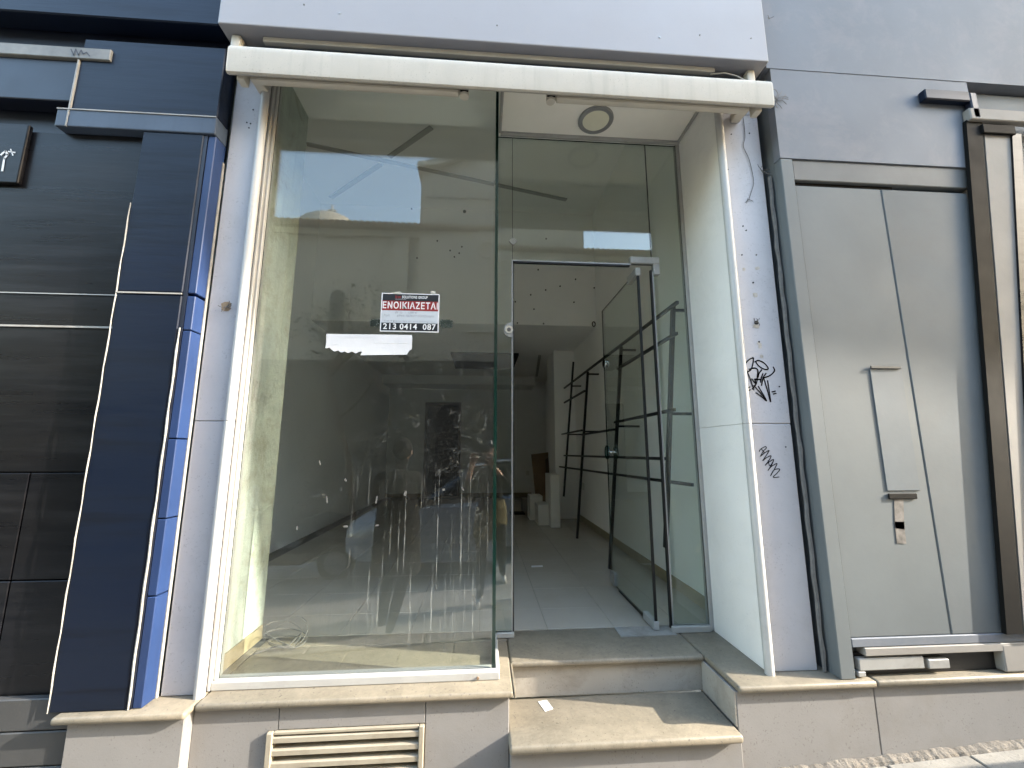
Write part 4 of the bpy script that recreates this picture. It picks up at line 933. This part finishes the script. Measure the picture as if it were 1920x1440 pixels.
def person(label, J, z0, mats, mfn, look, hands, hood=False):
    t = thing('person', label, 'person', (J['pelvis'][0], J['pelvis'][1], z0))
    vv = []; ee = []; ix = {}
    def add(k, p, r, par=None):
        ix[k] = len(vv); vv.append((V(*p), r))
        if par is not None: ee.append((ix[par], ix[k]))
    pe = Vector(J['pelvis']); ne = Vector(J['neck'])
    add('pelvis', pe, (.155, .115)); add('waist', pe.lerp(ne, .35), (.125, .10), 'pelvis'); add('chest', pe.lerp(ne, .75), (.16, .12), 'waist')
    add('neck', ne, .058, 'chest'); hd_ = Vector(J['head']); add('chin', ne.lerp(hd_, .55)+Vector((0, .012*look, 0)), .062, 'neck'); add('head', hd_, (.078, .094), 'chin'); add('crown', hd_+Vector((0, -.012*look, .075)), .062, 'head')
    for s in 'LR':
        add('sh'+s, J['sh'+s], .062, 'chest'); add('el'+s, J['el'+s], .045, 'sh'+s); add('wr'+s, J['wr'+s], .029, 'el'+s)
        h_ = Vector(J['hand'+s]); w_ = Vector(J['wr'+s]); add('palm'+s, h_, (.038, .018), 'wr'+s)
        d = (h_-w_).normalized(); side = Vector((1, 0, 0)) if abs(d.x) < .8 else Vector((0, 0, 1)); side = (side-d*side.dot(d)).normalized(); curl = Vector(hands[s])
        for k in range(4):
            b = h_+d*.022+side*(k-1.5)*.020; L = (.036, .042, .040, .032)[k]
            add(f'f{s}{k}a', b, .0095, 'palm'+s); add(f'f{s}{k}b', b+d*L+curl*.010, .0085, f'f{s}{k}a'); add(f'f{s}{k}c', b+d*L*1.45+curl*.035, .0075, f'f{s}{k}b')
        tb = h_-side*.030*(1 if s == 'L' else -1)*hands['t'+s]; add('t'+s+'a', tb, .011, 'palm'+s); add('t'+s+'b', tb+d*.03-side*.015*(1 if s == 'L' else -1)*hands['t'+s], .0095, 't'+s+'a'); add('t'+s+'c', tb+d*.05+curl*.012, .008, 't'+s+'b')
        add('hip'+s, J['hip'+s], .095, 'pelvis'); add('kn'+s, J['kn'+s], .062, 'hip'+s); add('calf'+s, Vector(J['kn'+s]).lerp(Vector(J['an'+s]), .35), .060, 'kn'+s); add('an'+s, J['an'+s], .040, 'calf'+s)
        a_ = Vector(J['an'+s]); to = Vector(J['toe'+s]); add('ball'+s, a_.lerp(to, .6), (.042, .032), 'an'+s); add('toe'+s, to, (.036, .024), 'ball'+s)
    skin('body', vv, ee, mfn, mats, t)
    # face and hair
    hv = V(*hd_); fy = look
    b2 = bmesh.new(); bmesh.ops.create_uvsphere(b2, u_segments=18, v_segments=12, radius=1)
    for v in b2.verts:
        c = v.co; v.co = hv+Vector((c.x*.092, c.y*.106-.018*fy, c.z*.112+.030))
    for f in [f for f in b2.faces if (f.calc_center_median()-hv).y*fy > (.060 if hood else .035) and (f.calc_center_median()-hv).z < (.03 if hood else .075)]: b2.faces.remove(f)
    obj('hood' if hood else 'hair', b2, CLO_B if hood else HAIR, t, smooth=True)
    for sx_ in (-1, 1):
        b2 = bmesh.new(); bmesh.ops.create_uvsphere(b2, u_segments=10, v_segments=8, radius=.0125, matrix=Matrix.Translation(hv+Vector((sx_*.032, .082*fy, .005)))); obj('eye', b2, INKW, t, smooth=True)
        b2 = bmesh.new(); bmesh.ops.create_uvsphere(b2, u_segments=8, v_segments=8, radius=.022, matrix=Matrix.Translation(hv+Vector((sx_*.085, 0, -.005))) @ Matrix.Diagonal((.4, .8, 1.3, 1))); obj('ear', b2, SKIN, t, smooth=True)
    b2 = bmesh.new(); tube(b2, [hv+Vector((0, .088*fy, .012)), hv+Vector((0, .112*fy, -.025)), hv+Vector((0, .09*fy, -.034))], [.008, .014, .008], 8); obj('nose', b2, SKIN, t, smooth=True)
    b2 = bmesh.new(); tube(b2, [hv+Vector((-.024, .080*fy, -.058)), hv+Vector((0, .090*fy, -.060)), hv+Vector((.024, .080*fy, -.058))], [.004, .007, .004], 6); obj('mouth', b2, mat('lips', (.35, .12, .1), .5), t, smooth=True)
    return t
# photographer: stands behind the lens, both hands on the phone
zs0 = gz(0)-.13
J = dict(pelvis=(.12, -.38, zs0+.93), neck=(.11, -.40, zs0+1.42), head=(.10, -.36, zs0+1.57),
         shL=(-.07, -.39, zs0+1.36), elL=(-.19, -.24, zs0+1.16), wrL=(-.115, -.125, zs0+1.42), handL=(-.098, -.085, zs0+1.50),
         shR=(.29, -.39, zs0+1.36), elR=(.36, -.24, zs0+1.14), wrR=(.125, -.125, zs0+1.42), handR=(.100, -.085, zs0+1.50),
         hipL=(.02, -.38, zs0+.88), knL=(.00, -.35, zs0+.48), anL=(-.01, -.40, zs0+.075), toeL=(-.03, -.22, zs0+.03),
         hipR=(.22, -.38, zs0+.88), knR=(.25, -.33, zs0+.48), anR=(.27, -.36, zs0+.075), toeR=(.29, -.18, zs0+.03))
def mf1(c):
    z = c.z-(zs0+H)
    if z < .085: return 3
    if z < .80: return 2
    if c.y > -.165 and z > 1.30: return 0
    if z > 1.44: return 0
    return 1
ph = person('person in black top and dark trousers raising a phone, mirrored in the glass', J, zs0, [SKIN, CLO_B, CLO_T, SHOE], mf1, 1, {'L': (.5, .6, .2), 'R': (-.5, .6, .2), 'tL': -1, 'tR': -1})
b2 = bmesh.new(); rr = []
for k, (z, a, b) in enumerate(((.98, .175, .135), (.90, .195, .155), (.80, .205, .165), (.68, .215, .175))):
    rr.append([b2.verts.new(V(.12+a*math.cos(i*math.pi/14), -.38+b*math.sin(i*math.pi/14), zs0+z+(.02*math.sin(i*2.1) if k == 3 else 0))) for i in range(28)])
for a, b in zip(rr, rr[1:]):
    for i in range(28): b2.faces.new((a[i], a[(i+1) % 28], b[(i+1) % 28], b[i]))
obj('knit_scarf', b2, CLO_O, ph, smooth=True)
b2 = bmesh.new(); bx(b2, -.078, .078, -.052, -.044, -.036, .036, .004, 2)
phone = tag(obj('phone', b2, BLKMET), 'phone held level in both hands by the photographer', 'phone')
phone.matrix_world = Matrix.Translation((0, 0, .01))
# second person, walking pose, dark clothes
xo, yo = -.82, .14; zs1 = gz(xo)-.13
J = dict(pelvis=(xo, yo-.02, zs1+.92), neck=(xo+.03, yo, zs1+1.46), head=(xo+.04, yo-.02, zs1+1.63),
         shL=(xo-.17, yo, zs1+1.40), elL=(xo-.22, yo-.07, zs1+1.13), wrL=(xo-.12, yo-.22, zs1+1.08), handL=(xo-.07, yo-.26, zs1+1.10),
         shR=(xo+.21, yo, zs1+1.40), elR=(xo+.26, yo-.07, zs1+1.13), wrR=(xo+.15, yo-.22, zs1+1.08), handR=(xo+.10, yo-.26, zs1+1.10),
         hipL=(xo-.09, yo-.02, zs1+.88), knL=(xo-.07, yo-.10, zs1+.48), anL=(xo-.08, yo-.02, zs1+.08), toeL=(xo-.15, yo-.17, zs1+.03),
         hipR=(xo+.09, yo-.02, zs1+.88), knR=(xo+.10, yo+.02, zs1+.47), anR=(xo+.03, yo+.17, zs1+.10), toeR=(xo-.01, yo+.03, zs1+.03))
def mf2(c):
    z = c.z-(zs1+H)
    if z < .09: return 3
    if z < .86: return 2
    if (c-V(*J['handL'])).length < .10 or (c-V(*J['handR'])).length < .085 or z > 1.57: return 0
    return 1
p2 = person('person in a long dark coat stepping past, mirrored left of the photographer', J, zs1, [SKIN, CLO_B, CLO_T, CLO_B], mf2, -1, {'L': (.4, -.4, 0), 'R': (-.4, -.4, 0), 'tL': 1, 'tR': 1}, True)
b2 = bmesh.new(); rr = []
for z, a, b in ((1.40, .17, .13), (1.15, .185, .15), (.92, .205, .17), (.70, .215, .18), (.52, .225, .19)):
    rr.append([b2.verts.new(V(xo+.02+(a+.012*math.sin(i*3.1))*math.cos(i*math.pi/14), yo-.01+b*math.sin(i*math.pi/14), zs1+z)) for i in range(28)])
for a, b in zip(rr, rr[1:]):
    for i in range(28): b2.faces.new((a[i], a[(i+1) % 28], b[(i+1) % 28], b[i]))
obj('coat', b2, CLO_B, p2, smooth=True)
